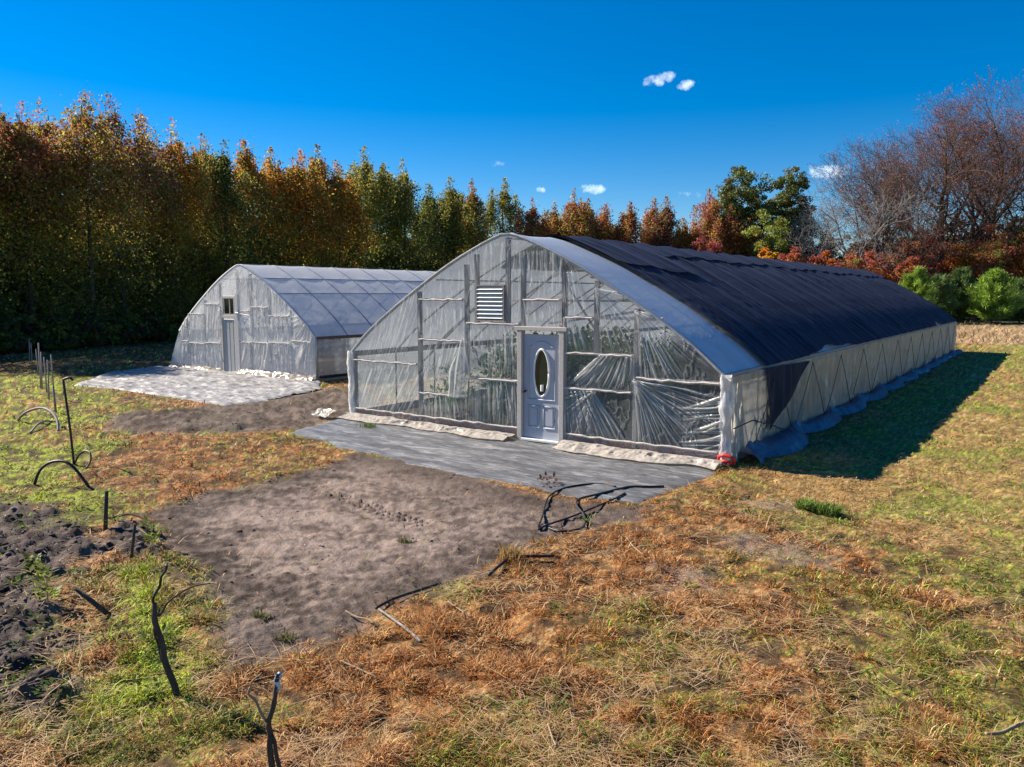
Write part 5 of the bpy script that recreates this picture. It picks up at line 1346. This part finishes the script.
# ------------------------------------------------------------------ light, sky, camera
def setup():
    w = bpy.data.worlds.new('World'); S.world = w; w.use_nodes = True; nt = w.node_tree; nt.nodes.clear()
    out = nt.nodes.new('ShaderNodeOutputWorld'); bg = nt.nodes.new('ShaderNodeBackground')
    sky = nt.nodes.new('ShaderNodeTexSky'); sky.sky_type = 'NISHITA'; sky.sun_disc = False
    sky.sun_elevation = R(34.5); sky.sun_rotation = R(261); sky.air_density = 1.0; sky.dust_density = .05; sky.ozone_density = 4.0; sky.altitude = 600
    hs = nt.nodes.new('ShaderNodeHueSaturation'); hs.inputs['Saturation'].default_value = 1.5; hs.inputs['Value'].default_value = .475; hs.inputs['Hue'].default_value = .505
    nt.links.new(sky.outputs[0], hs.inputs['Color'])
    # a few small fair-weather clouds
    tc = nt.nodes.new('ShaderNodeTexCoord'); acc = None
    v = tc.outputs['Generated']
    ns = nt.nodes.new('ShaderNodeTexNoise'); ns.inputs['Scale'].default_value = 95; ns.inputs['Detail'].default_value = 8; ns.inputs['Roughness'].default_value = .62
    nt.links.new(v, ns.inputs['Vector'])
    for px, py, wx, wy, st in ((655, 81, 16, 6, .9), (668, 77, 11, 6, 1.0), (686, 85, 10, 5.5, 1.0), (594, 189, 16, 6, 1.0), (583, 187, 10, 4, .7), (541, 190, 7, 3.5, .8), (828, 171, 22, 9, 1.1), (500, 163, 12, 5, .35), (690, 194, 16, 6, .3), (655, 222, 20, 10, .8), (340, 150, 1, 1, 0)):
        d = FW+RT*(px-512)/F_PX+UP*(383.5-py)/F_PX; d /= np.linalg.norm(d)
        r_ = np.cross(d, [0, 0, 1]); r_ /= np.linalg.norm(r_); u_ = np.cross(r_, d)
        def dot(vec, s):
            n = nt.nodes.new('ShaderNodeVectorMath'); n.operation = 'DOT_PRODUCT'; nt.links.new(v, n.inputs[0]); n.inputs[1].default_value = tuple(vec)
            return math_n(nt, 'MULTIPLY', n.outputs['Value'], s)
        a = dot(r_, F_PX/wx); b = dot(u_, F_PX/wy); c = dot(d, 1.0)
        q = math_n(nt, 'ADD', math_n(nt, 'MULTIPLY', a, a), math_n(nt, 'MULTIPLY', b, b))
        m = math_n(nt, 'SUBTRACT', 1.0, q, clamp=True)
        m = math_n(nt, 'MULTIPLY', m, math_n(nt, 'GREATER_THAN', c, .5))
        m = math_n(nt, 'MULTIPLY', m, st)
        acc = m if acc is None else math_n(nt, 'MAXIMUM', acc, m)
    nz = math_n(nt, 'MULTIPLY_ADD', math_n(nt, 'SUBTRACT', ns.outputs['Fac'], .60), 3.2, acc)
    mask = math_n(nt, 'MULTIPLY', math_n(nt, 'MULTIPLY', nz, .42, clamp=True), math_n(nt, 'MULTIPLY', acc, 2.2, clamp=True), clamp=True)
    cm = mixcol(nt, mask, hs.outputs[0], (6.5, 7.0, 7.5))
    nt.links.new(cm, bg.inputs[0]); bg.inputs[1].default_value = .13
    nt.links.new(bg.outputs[0], out.inputs[0])
    l = bpy.data.lights.new('sun', 'SUN'); l.energy = 5.0; l.angle = R(.5); l.color = (1.0, .90, .76)
    o = bpy.data.objects.new('sun', l); COL.objects.link(o)
    d = np.array([4.1, .65, -2.85]); d /= np.linalg.norm(d)
    from mathutils import Vector
    o.rotation_euler = Vector(d).to_track_quat('-Z', 'Y').to_euler(); o.location = (-20, -10, 30)
    cam = bpy.data.cameras.new('camera'); co = bpy.data.objects.new('camera', cam); COL.objects.link(co)
    cam.sensor_width = 36; cam.lens = F_PX/1024*36; cam.clip_end = 3000; cam.clip_start = .05
    co.location = tuple(CAM); co.rotation_euler = (math.pi/2-PITCH, 0, -YAW)
    S.camera = co
    vs = S.view_settings; vs.view_transform = 'Standard'; vs.look = 'None'; vs.gamma = 1; vs.exposure = 1.12; vs.use_curve_mapping = False
    c = S.cycles; c.max_bounces = 8; c.diffuse_bounces = 4; c.glossy_bounces = 2; c.transmission_bounces = 3; c.transparent_max_bounces = 14
    c.use_denoising = True; c.caustics_reflective = False; c.caustics_refractive = False
    c.sample_clamp_indirect = 6

setup()
make_ground()
make_grass()
make_weeds()
fabric_sheet('ground_sheet', P_PAD1, M['pad1'], 'dark grey wrinkled ground sheet in front of the near greenhouse door', -.004, .016, 5, (.9, 3.6))
fabric_sheet('ground_sheet', P_PAD2, M['pad2'], 'pale white grey wrinkled ground sheet in front of the far greenhouse', -.07, .05, 65, (1.0, 3.0))
greenhouse_one()
greenhouse_two()
crops()
make_trees()
make_stakes()
